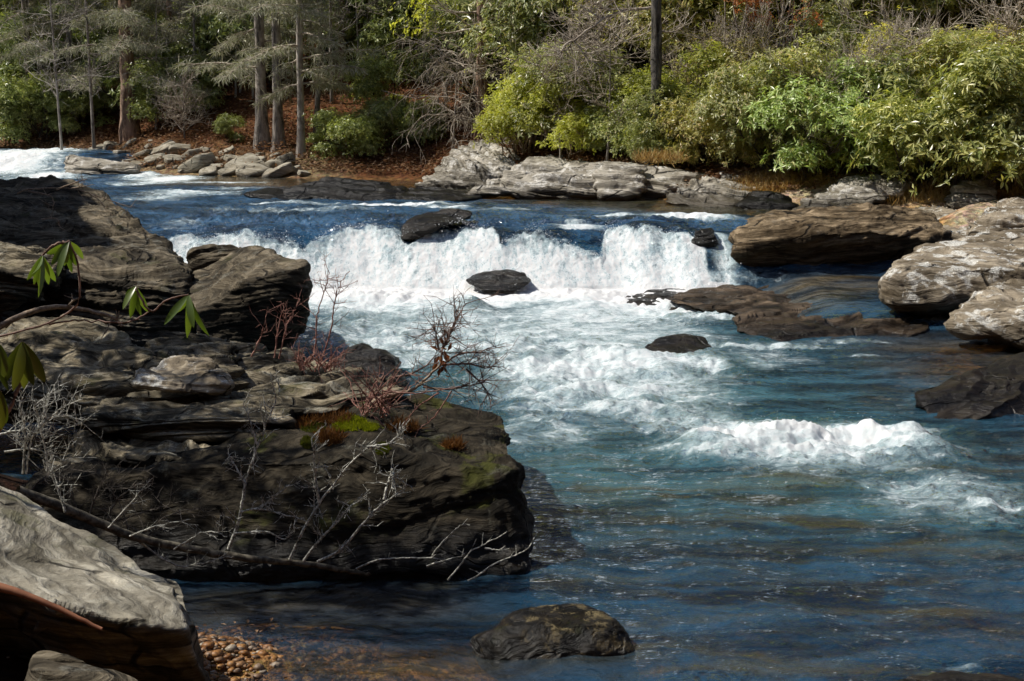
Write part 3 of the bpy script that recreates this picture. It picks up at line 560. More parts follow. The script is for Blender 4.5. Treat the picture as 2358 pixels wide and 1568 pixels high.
# -- far side
rock('rock', 'long low dark rock in the upper pool near the far bank', [(640, 450), (690, 427), (760, 409), (830, 412), (880, 420), (930, 432), (965, 460), (880, 475), (740, 470)], [(475, 27.6), (440, 28.6), (409, 29.5)], .35, 'rock_wet_high', N=200, Mr=60, lay=.05)
rock('rock', 'sliver of dark rock awash at left of the long low one', [(560, 447), (620, 436), (700, 440), (740, 455), (640, 462)], [(462, 27.6), (436, 29)], .2, 'rock_wet_high', N=120, Mr=40, lay=.03)
rock('rock', 'flat dark rock tapering right from the long low one', [(920, 436), (1000, 431), (1075, 442), (1110, 456), (1010, 470), (920, 468)], [(470, 27.2), (431, 29)], .22, 'rock_wet_high', N=140, Mr=40, lay=.03)
rock('boulder', 'angular block in the far rapids at upper left', [(147, 378), (158, 356), (200, 361), (260, 372), (300, 378), (318, 386), (322, 412), (240, 415), (158, 408)], [(415, 36.6), (385, 36.8), (356, 38.2)], .4, 'rock_far', N=160, Mr=60, lay=.06)
rock('boulder', 'pale furrowed boulder sloping to the pool below the arching bare shrub', [(960, 432), (1000, 392), (1050, 352), (1100, 326), (1150, 315), (1200, 320), (1226, 335), (1232, 362), (1190, 400), (1140, 440), (1050, 450)], [(450, 31.2), (390, 32), (315, 35)], .5, 'rock_far', N=260, Mr=80, lay=.10, lf=4, rough=.12, sdir=(.6, .1, 1))
rock('rock_slab', 'long pale slab along the far bank under the bright green thicket', [(1110, 440), (1150, 405), (1190, 377), (1230, 363), (1300, 359), (1400, 351), (1480, 342), (1535, 348), (1520, 372), (1400, 385), (1300, 400), (1200, 425)], [(440, 29.6), (380, 30.5), (342, 33)], .35, 'rock_far', N=260, Mr=70, lay=.09, lf=4, rough=.08, sdir=(.15, .1, 1))
rock('rock_ledge', 'grey ledge at the far waterline below the long pale slab', [(1070, 447), (1180, 408), (1240, 397), (1400, 377), (1530, 369), (1600, 380), (1635, 402), (1600, 440), (1500, 465), (1300, 460), (1150, 452)], [(465, 28.0), (405, 28.6), (369, 30.5)], .4, 'rock_far', N=300, Mr=80, lay=.10, lf=4, rough=.08, sdir=(.18, .1, 1))
rock('boulder', 'squarish grey block set in the far waterline ledge', [(1368, 400), (1400, 382), (1478, 376), (1490, 395), (1472, 450), (1385, 455)], [(455, 27.6), (376, 28.6)], .3, 'rock_far', N=140, Mr=50, lay=.08, lf=4)
rock('rock_ledge', 'layered brown ledge on the far bank left of the yellow dry grass', [(1530, 462), (1600, 422), (1680, 402), (1760, 389), (1830, 396), (1852, 412), (1790, 430), (1730, 450), (1690, 480), (1610, 482)], [(482, 26.2), (389, 29)], .35, 'rock_far', N=220, Mr=70, lay=.10, lf=5, rough=.07, sdir=(.3, .1, 1))
rock('rock', 'dark half dome at the far waterline under the yellow dry grass', [(1695, 475), (1730, 447), (1770, 441), (1815, 455), (1840, 480), (1760, 490)], [(490, 25.5), (441, 26.3)], .25, 'rock_wet_high', N=120, Mr=40)
rock('rock_slab', 'tan slab slope right of the dry grass on the far bank', [(1830, 485), (1900, 437), (1960, 416), (2040, 391), (2120, 374), (2165, 380), (2110, 412), (2070, 450), (1990, 480), (1920, 492)], [(492, 25.2), (430, 26.2), (374, 29)], .35, 'rock_far', N=220, Mr=70, lay=.08, lf=4, rough=.08, sdir=(.4, .1, 1))
rock('boulder', 'grey boulder on the pale sand below the yellow bush at right', [(2182, 475), (2200, 432), (2230, 411), (2270, 405), (2295, 432), (2290, 475), (2240, 485)], [(485, 25.0), (405, 26)], .35, 'rock_far', N=140, Mr=50, lay=.05, rough=.08)

# -- loose stones on the far left bank, one by one
stones = []
protos = []
for k in range(7):
    import bmesh
    b = bmesh.new(); bmesh.ops.create_icosphere(b, subdivisions=3, radius=1.0)
    V = np.array([v.co[:] for v in b.verts]); F_ = np.array([[v.index for v in f.verts] for f in b.faces]); b.free()
    V = np.sign(V)*np.abs(V)**.32; V *= np.array([1, .62, .26+.05*k/2])
    V += .16*np.stack([fbm(V*1.4+k*5+j*9, 3) for j in range(3)], -1)
    protos.append((V, F_))
stone_px = [(190, 372, 40), (225, 352, 34), (262, 345, 30), (300, 338, 32), (340, 345, 26), (245, 372, 36), (285, 364, 44), (330, 362, 38), (372, 356, 48), (415, 352, 40), (360, 375, 46), (402, 378, 40), (440, 362, 30), (487, 376, 42), (455, 388, 44), (500, 392, 36), (540, 372, 30), (560, 388, 48), (590, 378, 26), (620, 392, 44), (650, 384, 34), (585, 402, 40), (640, 404, 44), (530, 402, 36), (480, 402, 30), (430, 394, 30), (680, 396, 30), (215, 385, 28), (320, 384, 26), (520, 356, 24), (470, 352, 22), (385, 338, 22), (350, 328, 20), (600, 360, 22), (700, 404, 26)]
for k in range(34):
    u = random.uniform(185, 700); vv = lerp(338, 362, max(0, (u-330)/370)) if u > 330 else lerp(384, 338, (u-185)/145); stone_px.append((u, random.uniform(vv, lerp(388, 408, (u-185)/515)), random.uniform(9, 24)))
smesh = []
for i, (u, v, w) in enumerate(stone_px):
    p = terr_hit(u, v, 30, 60); V, F_ = protos[i % 7]
    if len(smesh) < 7:
        o = mk('bank_stone', V, F_, M['rock_bank']); smesh.append(o)
    else:
        o = smesh[i % 7].copy(); col.objects.link(o)
    s = w*p[1]/FP*.5*1.15; o.location = p+np.array([0, 0, s*.28]); s *= random.uniform(.7, 1.6); o.scale = (s, s*random.uniform(.8, 1.3), s*random.uniform(.8, 1.6))
    o.rotation_euler = (random.uniform(-.1, .5), random.uniform(-.6, .15), random.uniform(-.9, .9))
    tag(o, '', 'stone', 'flat pale stones along the far left bank'); stones.append(o)
hi = [o for o in stones if float(proj(np.array(o.location))[1]) < 362]; mid = [o for o in stones if 362 <= float(proj(np.array(o.location))[1]) < 386]; lo = [o for o in stones if o not in hi and o not in mid]
ordinal_labels(hi, 'pale stone in the highest row by the red trunk, {}')
ordinal_labels(mid, 'tilted pale stone in the middle row of the far left bank, {}')
ordinal_labels(lo, 'flat pale stone at the far left waterline, {}')

# ------------------------------------------------------------------ tubes and twigs
class Tubes:
    def __init__(s): s.V = []; s.F = []; s.n = 0
    def add(s, pts, rad, sides=6):
        pts = np.asarray(pts, float); n = len(pts); rad = np.broadcast_to(np.asarray(rad, float), (n,))
        tg = np.gradient(pts, axis=0); tg /= np.linalg.norm(tg, axis=1)[:, None]+1e-9
        ref = np.where(np.abs(tg[:, 2:3]) > .9, np.array([[1., 0, 0]]), np.array([[0, 0, 1.]]))
        a = np.cross(tg, ref); a /= np.linalg.norm(a, axis=1)[:, None]+1e-9; b = np.cross(tg, a)
        th = np.linspace(0, 2*math.pi, sides, endpoint=False)
        V = pts[:, None]+rad[:, None, None]*(np.cos(th)[None, :, None]*a[:, None]+np.sin(th)[None, :, None]*b[:, None])
        i = s.n+np.arange(n*sides).reshape(n, sides)
        q = np.stack([i[:-1], np.roll(i[:-1], -1, 1), np.roll(i[1:], -1, 1), i[1:]], -1).reshape(-1, 4)
        s.V.append(V.reshape(-1, 3)); s.F.append(q); s.n += n*sides
    def build(s, name, mat, parent=None, origin=None):
        return mk(name, np.concatenate(s.V), np.concatenate(s.F), mat, parent, origin=origin)
def smooth_path(pts, n=None, jit=0.0):
    p = np.array(pts, float); m = len(p)
    n = n or m*4
    if m > 2:
        tt = np.arange(m); q = np.linspace(0, m-1, n); out = []
        for x in q:
            i = min(int(x), m-2); f = x-i; a = p[max(i-1, 0)]; b = p[i]; c_ = p[i+1]; d = p[min(i+2, m-1)]
            out.append(.5*((2*b)+(-a+c_)*f+(2*a-5*b+4*c_-d)*f*f+(-a+3*b-3*c_+d)*f**3))
        p = np.array(out)
    else: p = np.linspace(p[0], p[1], n)
    if jit: p = p+rng.normal(0, jit, p.shape)*np.linspace(.2, 1, len(p))[:, None]
    return p
def spurs(T, path, r0, n, L, depth=1, spread=1.0, up=.2, sides=4, toward=None):
    for k in range(n):
        i = random.randint(max(1, len(path)//6), len(path)-1); p = path[i]; d = path[i]-path[i-1]; d = d/(np.linalg.norm(d)+1e-9)
        q = rng.normal(size=3)*spread; q[1] *= .5; q[2] += up; dirv = d*.7+q; dirv /= np.linalg.norm(dirv)
        l = L*random.uniform(.4, 1.2); m = 5
        pp = [p]
        for j in range(m):
            dirv = dirv+rng.normal(0, .09, 3)+np.array([0, 0, up*.1]); dirv /= np.linalg.norm(dirv); pp.append(pp[-1]+dirv*l/m)
        pp = np.array(pp); T.add(pp, np.linspace(r0, r0*.35, len(pp)), sides)
        if depth > 1: spurs(T, pp, r0*.7, max(2, n//3), L*.45, depth-1, spread, up, 3)

M['bark_lichen'] = mat_twig('lichened_twig', (.16, .155, .13), (.62, .61, .54), 70)
M['bark_log'] = mat_twig('rotting_log', (.05, .042, .03), (.17, .15, .11), 25)
M['twig_red'] = mat_twig('red_twig', (.20, .085, .065), (.36, .20, .16), 30)
M['twig_tan'] = mat_twig('tan_twig', (.21, .15, .10), (.40, .31, .23), 30)
M['twig_brown'] = mat_twig('brown_twig', (.13, .08, .06), (.28, .185, .15), 30)
M['twig_dark'] = mat_twig('dark_twig', (.05, .042, .035), (.13, .11, .09), 30)
M['stick'] = mat_twig('red_brown_stick', (.19, .075, .04), (.30, .13, .07), 9)
def stems(T, list_, r, Y, jit=.006, spn=6, spl=.12, dep=2, sides=6, dy=.12, up=.2, rs=.4):
    for s in list_:
        y0 = Y+random.uniform(-dy, dy); y1 = y0+random.uniform(-dy, dy)*1.2
        pts = np.array([P(u, v, lerp(y0, y1, i/max(1, len(s)-1))) for i, (u, v) in enumerate(s)])
        path = smooth_path(pts, max(8, len(s)*5), jit); T.add(path, np.linspace(r, r*.35, len(path)), sides)
        if spn: spurs(T, path, r*rs, spn, spl, dep, .8, up, 4)

# fallen log and its lichened shoots in front of the black boulder
th = empty('fallen_branch', P(526, 1290, 7.8)); tag(th, 'fallen lichened branch with pale dead shoots before the black boulder', 'branch')
base = np.array(th.location)
T = Tubes(); T.add(smooth_path([P(u, v, Yd) for u, v, Yd in [(40, 1130, 7.3), (133, 1164, 7.4), (228, 1204, 7.5), (316, 1238, 7.6), (456, 1268, 7.7), (561, 1284, 7.75), (666, 1294, 7.8), (736, 1303, 7.85), (827, 1318, 7.9), (850, 1322, 7.9)]], 60, .004), np.linspace(.030, .013, 60), 10)
T.build('stem', M['bark_log'], th, origin=base)
T = Tubes()
stems(T, [[(526, 1265), (540, 1228), (554, 1179), (565, 1113), (575, 1078), (593, 1025), (620, 960), (645, 895)]], .0115, 7.75, .004, 16, .14, 2, dy=.03)
stems(T, [[(565, 1113), (545, 1080), (525, 1045)], [(554, 1179), (596, 1172), (649, 1183), (705, 1197)], [(596, 1171), (631, 1144), (666, 1116)], [(540, 1228), (614, 1225), (656, 1242), (677, 1214)], [(593, 1025), (580, 985), (560, 930)]], .007, 7.72, .004, 11, .09, 2, dy=.05)
stems(T, [[(698, 1292), (740, 1239), (772, 1207), (800, 1172), (825, 1148)], [(730, 1294), (782, 1267), (835, 1207), (870, 1169), (895, 1151), (933, 1127)], [(884, 1150), (896, 1102), (905, 1095)],
          [(666, 1290), (702, 1214), (735, 1160), (789, 1088), (845, 1030), (890, 985)], [(735, 1160), (725, 1090), (720, 1010)], [(845, 1030), (890, 1022), (925, 1000)]], .0095, 7.8, .004, 13, .11, 2, dy=.06)
stems(T, [[(300, 1235), (350, 1215), (440, 1195)], [(250, 1215), (300, 1160), (330, 1120)], [(400, 1265), (470, 1225), (520, 1235)], [(310, 1240), (400, 1300), (450, 1300), (530, 1280)]], .006, 7.55, .004, 9, .1, 2, dy=.08)
T.build('twigs', M['bark_lichen'], th, origin=base)
th = empty('drifted_twig', P(1000, 1330, 7.9)); tag(th, 'bare pale twigs trailing in the water right of the black boulder foot', 'twig'); base = np.array(th.location)
T = Tubes()
stems(T, [[(820, 1310), (870, 1290), (940, 1285), (993, 1285), (1040, 1292)], [(993, 1285), (1003, 1267), (1035, 1232), (1063, 1209), (1081, 1209)], [(982, 1304), (1031, 1288), (1070, 1276)], [(1031, 1336), (1056, 1306), (1084, 1270), (1116, 1253), (1163, 1227)],
          [(1116, 1262), (1154, 1268)], [(1077, 1337), (1098, 1327), (1144, 1295), (1193, 1276), (1221, 1256), (1238, 1225)], [(1150, 1345), (1221, 1341), (1294, 1337)]], .0065, 7.85, .003, 4, .07, 1, dy=.02)
T.build('twigs', M['bark_lichen'], th, origin=base)

# red twig clump and the leaning shrub
th = empty('red_twig_shrub', P(735, 852, 11.0)); tag(th, 'clump of thin red stems on the ledge before the foaming water', 'shrub'); base = np.array(th.location)
T = Tubes()
stems(T, [[(708, 845), (726, 800), (729, 737), (736, 705), (750, 656), (757, 628)], [(733, 852), (760, 765), (770, 700), (785, 650), (805, 625)]], .008, 11, .006, 12, .18, 2)
ss = []
for k in range(30):
    u0 = random.uniform(690, 770); a = random.uniform(-1.0, 1.1); l = random.uniform(30, 85)
    ss.append([(u0, 856-random.uniform(0, 18)), (u0+a*l*.5, 848-l*.35), (u0+a*l+8, 850-l*.75)])
stems(T, ss, .0065, 11, .006, 3, .12, 1)
stems(T, [[(642, 826), (659, 754), (675, 720), (690, 690)], [(659, 770), (650, 715)], [(632, 824), (640, 760), (655, 700)], [(579, 820), (603, 768), (612, 725)]], .007, 11.2, .005, 7, .15, 2)
T.build('stems', M['twig_red'], th, origin=base)
th = empty('leaning_shrub', P(870, 960, 9.5)); tag(th, 'leaning bare shrub reaching right over the rapids from the mossy boulder', 'shrub'); base = np.array(th.location)
T = Tubes()
stems(T, [[(840, 960), (856, 929), (905, 908), (947, 898), (975, 877), (1017, 838)]], .019, 9.5, .003, 6, .25, 2, 8, dy=.05, rs=.25)
T.build('stem', M['twig_tan'], th, origin=base)
T = Tubes()
stems(T, [[(1017, 842), (1018, 807), (1031, 775), (1060, 719), (1073, 700)], [(1020, 800), (1045, 750), (1050, 700)], [(1017, 840), (1060, 815), (1100, 810), (1130, 805)], [(1017, 840), (1075, 838), (1110, 845), (1140, 850)], [(912, 868), (951, 859), (993, 831), (1010, 803)], [(975, 891), (1028, 896), (1080, 889), (1115, 880)],
          [(1074, 849), (1105, 880), (1130, 912)], [(1010, 803), (1005, 770), (1000, 750)], [(1020, 800), (1035, 780), (1020, 755)]], .0085, 9.5, .004, 12, .20, 2, dy=.08, up=.1)
T.build('twigs', M['twig_brown'], th, origin=base)
T = Tubes(); ss = []
for k in range(26):
    u0 = random.uniform(830, 905); a = random.uniform(-.9, 1.1); l = random.uniform(40, 130)
    ss.append([(u0, 965-random.uniform(0, 25)), (u0+a*l*.45, 950-l*.45), (u0+a*l, 945-l*.8)])
stems(T, ss, .0055, 9.4, .006, 4, .14, 1, dy=.2)
stems(T, [[(865, 960), (895, 1000), (897, 1050), (900, 1085)], [(1040, 900), (1000, 960), (960, 990)], [(1010, 905), (960, 940), (920, 990)], [(780, 1000), (820, 1030), (860, 1050)], [(880, 900), (960, 905), (1060, 890)]], .006, 9.1, .004, 4, .1, 1, dy=.05)
T.build('shoots', M['twig_red'], th, origin=base)

# leaves as folded diamonds
def leaf_mesh(p, d, nrm, L, W, fold=.25):
    p = np.asarray(p); n = len(p); side = np.cross(d, nrm); side /= np.linalg.norm(side, axis=1)[:, None]+1e-9
    up = np.cross(side, d)
    L = np.broadcast_to(L, (n,))[:, None]; W = np.broadcast_to(W, (n,))[:, None]
    tip = p+d*L-up*L*.08
    ml = p+d*L*.5+side*W+up*W*fold; mr = p+d*L*.5-side*W+up*W*fold
    V = np.stack([p, ml, tip, mr], 1).reshape(-1, 3); i = (np.arange(n)*4)[:, None]
    F_ = np.concatenate([i+np.array([[0, 1, 2]]), i+np.array([[0, 2, 3]])]); return V, F_
M['dead_leaf'] = mat_leaf('dead_leaf', (.16, .06, .03), (.30, .14, .06), trans=.3, tcol=(1.4, 1, .6), rough=.6, spec=.2)
n = 26; pc = P(1018+rng.normal(0, 7, n), 825+rng.normal(0, 18, n), 9.45+rng.normal(0, .03, n)); d = rng.normal(size=(n, 3)); d[:, 2] -= 1.2; d /= np.linalg.norm(d, axis=1)[:, None]
nm = rng.normal(size=(n, 3)); V, F_ = leaf_mesh(pc, d, nm, .07, .018)
mk('dead_leaves', V, F_, M['dead_leaf'], th, origin=base)

# rhododendron leaning in from the left, close to the camera
def big_leaves(nodes):
    Vs = []; Fs = []; n0 = 0
    for (nu, nv, Yd, tips, w) in nodes:
        a = P(nu, nv, Yd)
        for (tu, tv_, dy) in tips:
            b = P(tu, tv_, Yd+dy); ax = b-a; L = np.linalg.norm(ax); ax /= L
            vd = (a-CAM)/np.linalg.norm(a-CAM); s = np.cross(ax, vd+rng.normal(0, .35, 3)); s /= np.linalg.norm(s); up = np.cross(s, ax)
            k = 9; tt = np.linspace(0, 1, k); wd = .86*w*np.sin(np.pi*np.clip(tt*.94+.03, 0, 1))**.75; wd[-1] = .0008; wd[0] = .003
            mid_ = a+ax*L*tt[:, None]+up*(-.05*L*np.sin(np.pi*tt))[:, None]
            V = np.stack([mid_-s*wd[:, None]-up*(.28*wd)[:, None], mid_, mid_+s*wd[:, None]-up*(.28*wd)[:, None]], 1).reshape(-1, 3)
            i = n0+np.arange(k*3).reshape(k, 3); Fs += [np.stack([i[:-1, c_], i[:-1, c_+1], i[1:, c_+1], i[1:, c_]], -1) for c_ in (0, 1)]
            Vs.append(V); n0 += k*3
    return np.concatenate(Vs), np.concatenate(Fs)
M['rhodo_near'] = mat_leaf('rhododendron_leaf', (.10, .155, .035), (.15, .20, .045), rough=.3, trans=.35, tcol=(1.5, 1.7, .5))
M['rhodo_dim'] = mat_leaf('rhododendron_leaf_dim', (.055, .085, .02), (.10, .10, .02), rough=.35, trans=.3)
th = empty('rhododendron', P(-120, 1250, 4.9)); tag(th, 'rhododendron leaning in from the left edge with drooping long green leaves', 'shrub'); base = np.array(th.location)
V, F_ = big_leaves([(97, 590, 4.7, [(62, 645, -.05), (78, 655, .0), (92, 668, .03), (112, 655, .05), (128, 648, .08), (88, 685, -.06), (72, 632, -.1)], .0125),
                    (158, 556, 4.75, [(118, 612, -.04), (148, 612, .0), (176, 612, .05), (192, 596, .06), (132, 640, -.06), (166, 628, .1), (108, 585, .05)], .014),
                    (312, 660, 4.9, [(283, 712, -.04), (300, 732, .0), (326, 728, .05), (340, 718, .05), (290, 690, .06)], .0135),
                    (434, 679, 4.9, [(378, 748, -.04), (400, 722, .05), (431, 778, .0), (482, 774, .06), (446, 755, -.05)], .0155)])
mk('leaves', V, F_, M['rhodo_near'], th, origin=base)
V, F_ = big_leaves([(52, 788, 4.4, [(6, 885, 0), (30, 900, -.04), (55, 895, .04), (78, 888, 0), (104, 880, .06), (92, 860, .08)], .022), (-5, 790, 4.3, [(-30, 880, 0), (10, 870, 0), (20, 900, .04)], .022), (0, 900, 4.3, [(14, 975, .03), (4, 990, 0)], .018)])
mk('dim_leaves', V, F_, M['rhodo_dim'], th, origin=base)
T = Tubes()
for s, r in [([(97, 590), (120, 566), (158, 556)], .005), ([(158, 556), (175, 590), (182, 630), (178, 700), (110, 745), (20, 770), (-120, 820), (-160, 1250)], .0045), ([(434, 679), (385, 690), (345, 716), (312, 662)], .004), ([(345, 716), (290, 742), (178, 738), (110, 745)], .0035), ([(52, 788), (40, 900), (-60, 1100), (-120, 1250)], .009), ([(-5, 790), (-20, 900), (-100, 1100), (-120, 1250)], .009), ([(0, 900), (-40, 1000), (-120, 1250)], .008)]:
    pth = smooth_path([P(u, v, 4.75) for u, v in s], 24, .003); T.add(pth, np.linspace(r*.7, r, len(pth)), 6)
T.build('stems', M['twig_brown'], th, origin=base)

pts = []; outs = []  # unseen crown beyond the left edge, added to throw dappled shade on the rocks
for (x, y, z, r) in [(-4.8, 6.6, 4.7, .45), (-5.7, 5.5, 4.6, .5), (-5.6, 8.5, 4.9, .9), (-4.2, 9.1, 4.7, .8), (-5.0, 9.9, 5.2, 1.0), (-5.4, 6.3, 4.6, .55), (-5.2, 12.4, 5.0, 1.0), (-6.0, 11.5, 5.0, 1.0), (-6.0, 10.9, 5.6, .8), (-3.2, 8.2, 4.6, .5), (-5.6, 12.6, 5.6, .8), (-3.9, 7.9, 5.0, .5)]:
    k = int((110 if y < 9 else 125)*r*r); d = rng.normal(size=(k, 3)); d /= np.linalg.norm(d, axis=1)[:, None]; pts.append(np.array([x, y, z])+d*r*rng.uniform(.35, 1.1, k)[:, None]*np.array([1, 1, .6])); outs.append(d*.5+np.array([0, 0, .7]))
pts = np.concatenate(pts)+np.array([-1.0, 0, 0]); outs = np.concatenate(outs); outs /= np.linalg.norm(outs, axis=1)[:, None]
def whorls(pts, out, nl, L, W, droop=.35, jl=.25):
    m = len(pts); k = m*nl
    p = np.repeat(pts, nl, 0); o_ = np.repeat(out, nl, 0)
    r = rng.normal(size=(k, 3)); r -= (r*o_).sum(1)[:, None]*o_; r /= np.linalg.norm(r, axis=1)[:, None]+1e-9
    d = r+o_*rng.uniform(-.1, .8, k)[:, None]; d[:, 2] -= droop; d /= np.linalg.norm(d, axis=1)[:, None]
    nm = o_+rng.normal(0, .3, (k, 3))
    return leaf_mesh(p+rng.normal(0, .02, p.shape), d, nm, L*rng.uniform(1-jl, 1+jl, k), W*rng.uniform(.8, 1.2, k))
V, F_ = whorls(pts, outs, 8, .16, .024); mk('foliage', V, F_, M['rhodo_near'], th, smooth=False, origin=base)
T = Tubes()
for (x, y, z) in [(-4.6, 7.2, 4.4), (-5.6, 8.3, 4.9), (-5.0, 9.9, 5.2), (-6.2, 6.4, 4.6), (-6.0, 10.9, 5.6), (-5.6, 12.6, 5.6), (-4.2, 8.9, 4.7)]:
    b0 = np.array([-6.2, 8.0, .9]); T.add(smooth_path([b0, b0*.5+.5*np.array([x-.6, y, z]), np.array([x, y, z])], 14, .03), np.linspace(.07, .02, 14), 7)
T.build('limbs', M['twig_dark'], th, origin=base)

# other dead wood on the left
o = None
def wood(name, label, paths, r, Y, mat, spn=0, spl=.1, jit=.004, sides=8, cat='branch'):
    T = Tubes(); stems(T, paths, r, Y, jit, spn, spl, 2, sides, dy=.04)
    bs = P(paths[0][0][0], paths[0][0][1], Y); o = T.build(name, M[mat], origin=bs); tag(o, label, cat); return o
wood('curved_branch', 'thick curved dead limb lying on the ledge at the left edge', [[(-60, 790), (0, 752), (60, 722), (130, 706), (200, 714), (260, 732), (280, 752)]], .03, 11.6, 'twig_tan', 3, .2)
wood('stick', 'smooth red brown stick slanting across the pale slab boulder', [[(-60, 1335), (0, 1352), (60, 1370), (150, 1408), (235, 1450)]], .018, 4.6, 'stick', sides=12, jit=.001)
wood('dead_twig', 'forked dead twig lying on the dark outcrop at upper left', [[(40, 445), (65, 436), (110, 433), (170, 434), (220, 450), (290, 474), (310, 476)], [(130, 436), (180, 418), (200, 412)], [(165, 434), (215, 425)], [(205, 445), (230, 462), (245, 484)], [(65, 440), (118, 452), (122, 480)]], .011, 19.5, 'twig_tan', 3, .25)
wood('dead_twig', 'pale dead twig on the dark outcrop below the forked one', [[(95, 505), (130, 503), (136, 520), (150, 530)]], .010, 18.2, 'twig_tan', 2, .2)
wood('bare_shrub', 'silvery bare shrub at the left edge above the pale slab boulder', [[(60, 1090), (70, 1020), (84, 996), (116, 961), (150, 935), (193, 919)], [(84, 996), (105, 940), (130, 880)], [(52, 1090), (58, 1010), (50, 940), (30, 890)], [(10, 1040), (80, 1035), (150, 1062)], [(110, 1100), (105, 1040), (95, 1000), (80, 940)], [(150, 1180), (130, 1120), (100, 1060)], [(0, 1000), (50, 990), (84, 1000)], [(116, 961), (160, 960), (190, 975)]], .0055, 6.4, 'bark_lichen', 13, .13, cat='shrub')
wood('bare_shrub', 'fine dark brush between the log and the stacked slabs at left', [[(200, 1200), (230, 1120), (250, 1080)], [(240, 1220), (270, 1150), (330, 1110)], [(300, 1240), (280, 1170), (250, 1120)], [(180, 1190), (160, 1120), (120, 1080)], [(330, 1250), (380, 1190), (460, 1170)], [(60, 1150), (100, 1100), (180, 1080)], [(220, 1210), (300, 1190), (390, 1160)]], .006, 7.9, 'twig_dark', 14, .16, cat='shrub')

# moss, tufts on the boulder
def tuft(name, label, spots, mat, parent=None, L=.05, n=500, kind=None, W=.0025, cat='moss', lean=.4):
    Vs = []
    for (u, v, ru, rv, Yd) in spots:
        k = n; a = rng.uniform(0, 2*math.pi, k); r = np.sqrt(rng.uniform(0, 1, k)); p = P(u+ru*r*np.cos(a), v+rv*r*np.sin(a), Yd+rng.normal(0, .04, k)-.0*v)
        Vs.append(p)
    p = np.concatenate(Vs); d = rng.normal(0, lean, (len(p), 3)); d[:, 2] += 1; d[:, 1] -= .3; d /= np.linalg.norm(d, axis=1)[:, None]
    V, F_ = leaf_mesh(p, d, rng.normal(size=p.shape), L*rng.uniform(.5, 1.3, len(p)), W, .2)
    bs = p.mean(0); o = mk(name, V, F_, M[mat], origin=bs)
    if kind: kindof(o, kind)
    else: tag(o, label, cat)
    return o
M['moss'] = mat_leaf('bright_moss', (.12, .14, .012), (.24, .25, .02), rough=.8, trans=.35, spec=.1)
M['moss_dark'] = mat_leaf('olive_moss', (.05, .06, .012), (.10, .10, .02), rough=.8, trans=.3, spec=.1)
M['brown_tuft'] = mat_leaf('brown_tuft', (.12, .06, .025), (.24, .13, .05), rough=.8, trans=.3, tcol=(1.3, 1, .6), spec=.1)
M['dry_grass'] = mat_leaf('dry_grass', (.42, .29, .11), (.55, .42, .2), rough=.8, trans=.3, tcol=(1.2, 1, .6), spec=.1)

# ------------------------------------------------------------------ vegetation of the far bank
def leafy_shrub(name, R_, H, nw, nl, L, W, leafmat, stemmat='twig_dark', nb_=9, droop=.35, inner=.3, lump=.42, hmin=.15):
    root = empty(name, (0, 0, 0)); pts = []; outs = []
    bl = []
    for k in range(nb_):
        a = random.uniform(0, 2*math.pi); r = R_*math.sqrt(random.random())*.75; h = H*random.uniform(hmin, max(.8, hmin+.25))*(1-.3*r/R_); bl.append((r*math.cos(a), r*math.sin(a), h, R_*random.uniform(lump*.7, lump*1.3)))
    per = nw//nb_
    for (x, y, z, r) in bl:
        d = rng.normal(size=(per, 3)); d /= np.linalg.norm(d, axis=1)[:, None]; d[:, 2] = np.where(d[:, 2] < -.3, -d[:, 2], d[:, 2])
        rr = r*np.where(rng.random(per) < inner, rng.uniform(.4, 1, per), rng.uniform(.85, 1.15, per))
        rr = rr*(1+1.0*fbm(d*2.4+x*3, 3))*np.where(rng.random(per) < .12, rng.uniform(1.1, 1.5, per), 1)
        p = np.array([x, y, z])+d*rr[:, None]*np.array([1, 1, .85]); pts.append(p); outs.append(d)
    pts = np.concatenate(pts); outs = np.concatenate(outs); ok = pts[:, 2] > .02; pts, outs = pts[ok], outs[ok]
    outs[:, 2] += .5; outs /= np.linalg.norm(outs, axis=1)[:, None]
    V, F_ = whorls(pts, outs, nl, L, W, droop); mk('foliage', V, F_, M[leafmat], root, smooth=False)
    T = Tubes()
    for (x, y, z, r) in bl:
        b0 = np.array([random.uniform(-.25, .25), random.uniform(-.25, .25), -.3]); pth = smooth_path([b0, b0+np.array([x*.35, y*.35, z*.5]), np.array([x, y, z])], 10, .03); T.add(pth, np.linspace(.035, .012, 10), 5)
        spurs(T, pth, .009, 10, r*1.1, 1, .9, .3, 3)
    T.build('stems', M[stemmat], root)
    return root
M['leaf_olive'] = mat_leaf('olive_leaf', (.23, .25, .10), (.62, .61, .32), (.66, .54, .32), rough=.32, trans=.3)
M['leaf_dark'] = mat_leaf('dark_leaf', (.12, .16, .06), (.38, .40, .18), (.45, .45, .2), rough=.3, trans=.25)
M['leaf_bright'] = mat_leaf('bright_leaf', (.36, .38, .09), (.66, .65, .22), (.55, .5, .12), rough=.4, trans=.42)
M['leaf_rust'] = mat_leaf('rust_leaf', (.42, .19, .08), (.62, .34, .16), rough=.6, trans=.4, tcol=(1.4, 1, .6), spec=.2)
M['bark_red'] = mat_bark('red_brown_bark', (.12, .07, .045), (.38, .26, .19), 9, .2, .05)
M['bark_grey'] = mat_bark('grey_bark', (.09, .08, .07), (.36, .32, .28), 9, .2, .04)
M['bark_black'] = mat_bark('black_bark', (.022, .02, .017), (.16, .145, .125), 9, .2, .07)
M['bark_pale'] = mat_bark('pale_bark', (.22, .19, .16), (.46, .42, .37), 9, .2, .02)
M['twig_grey'] = mat_twig('bare_grey_twig', (.28, .23, .18), (.56, .49, .40), 8)
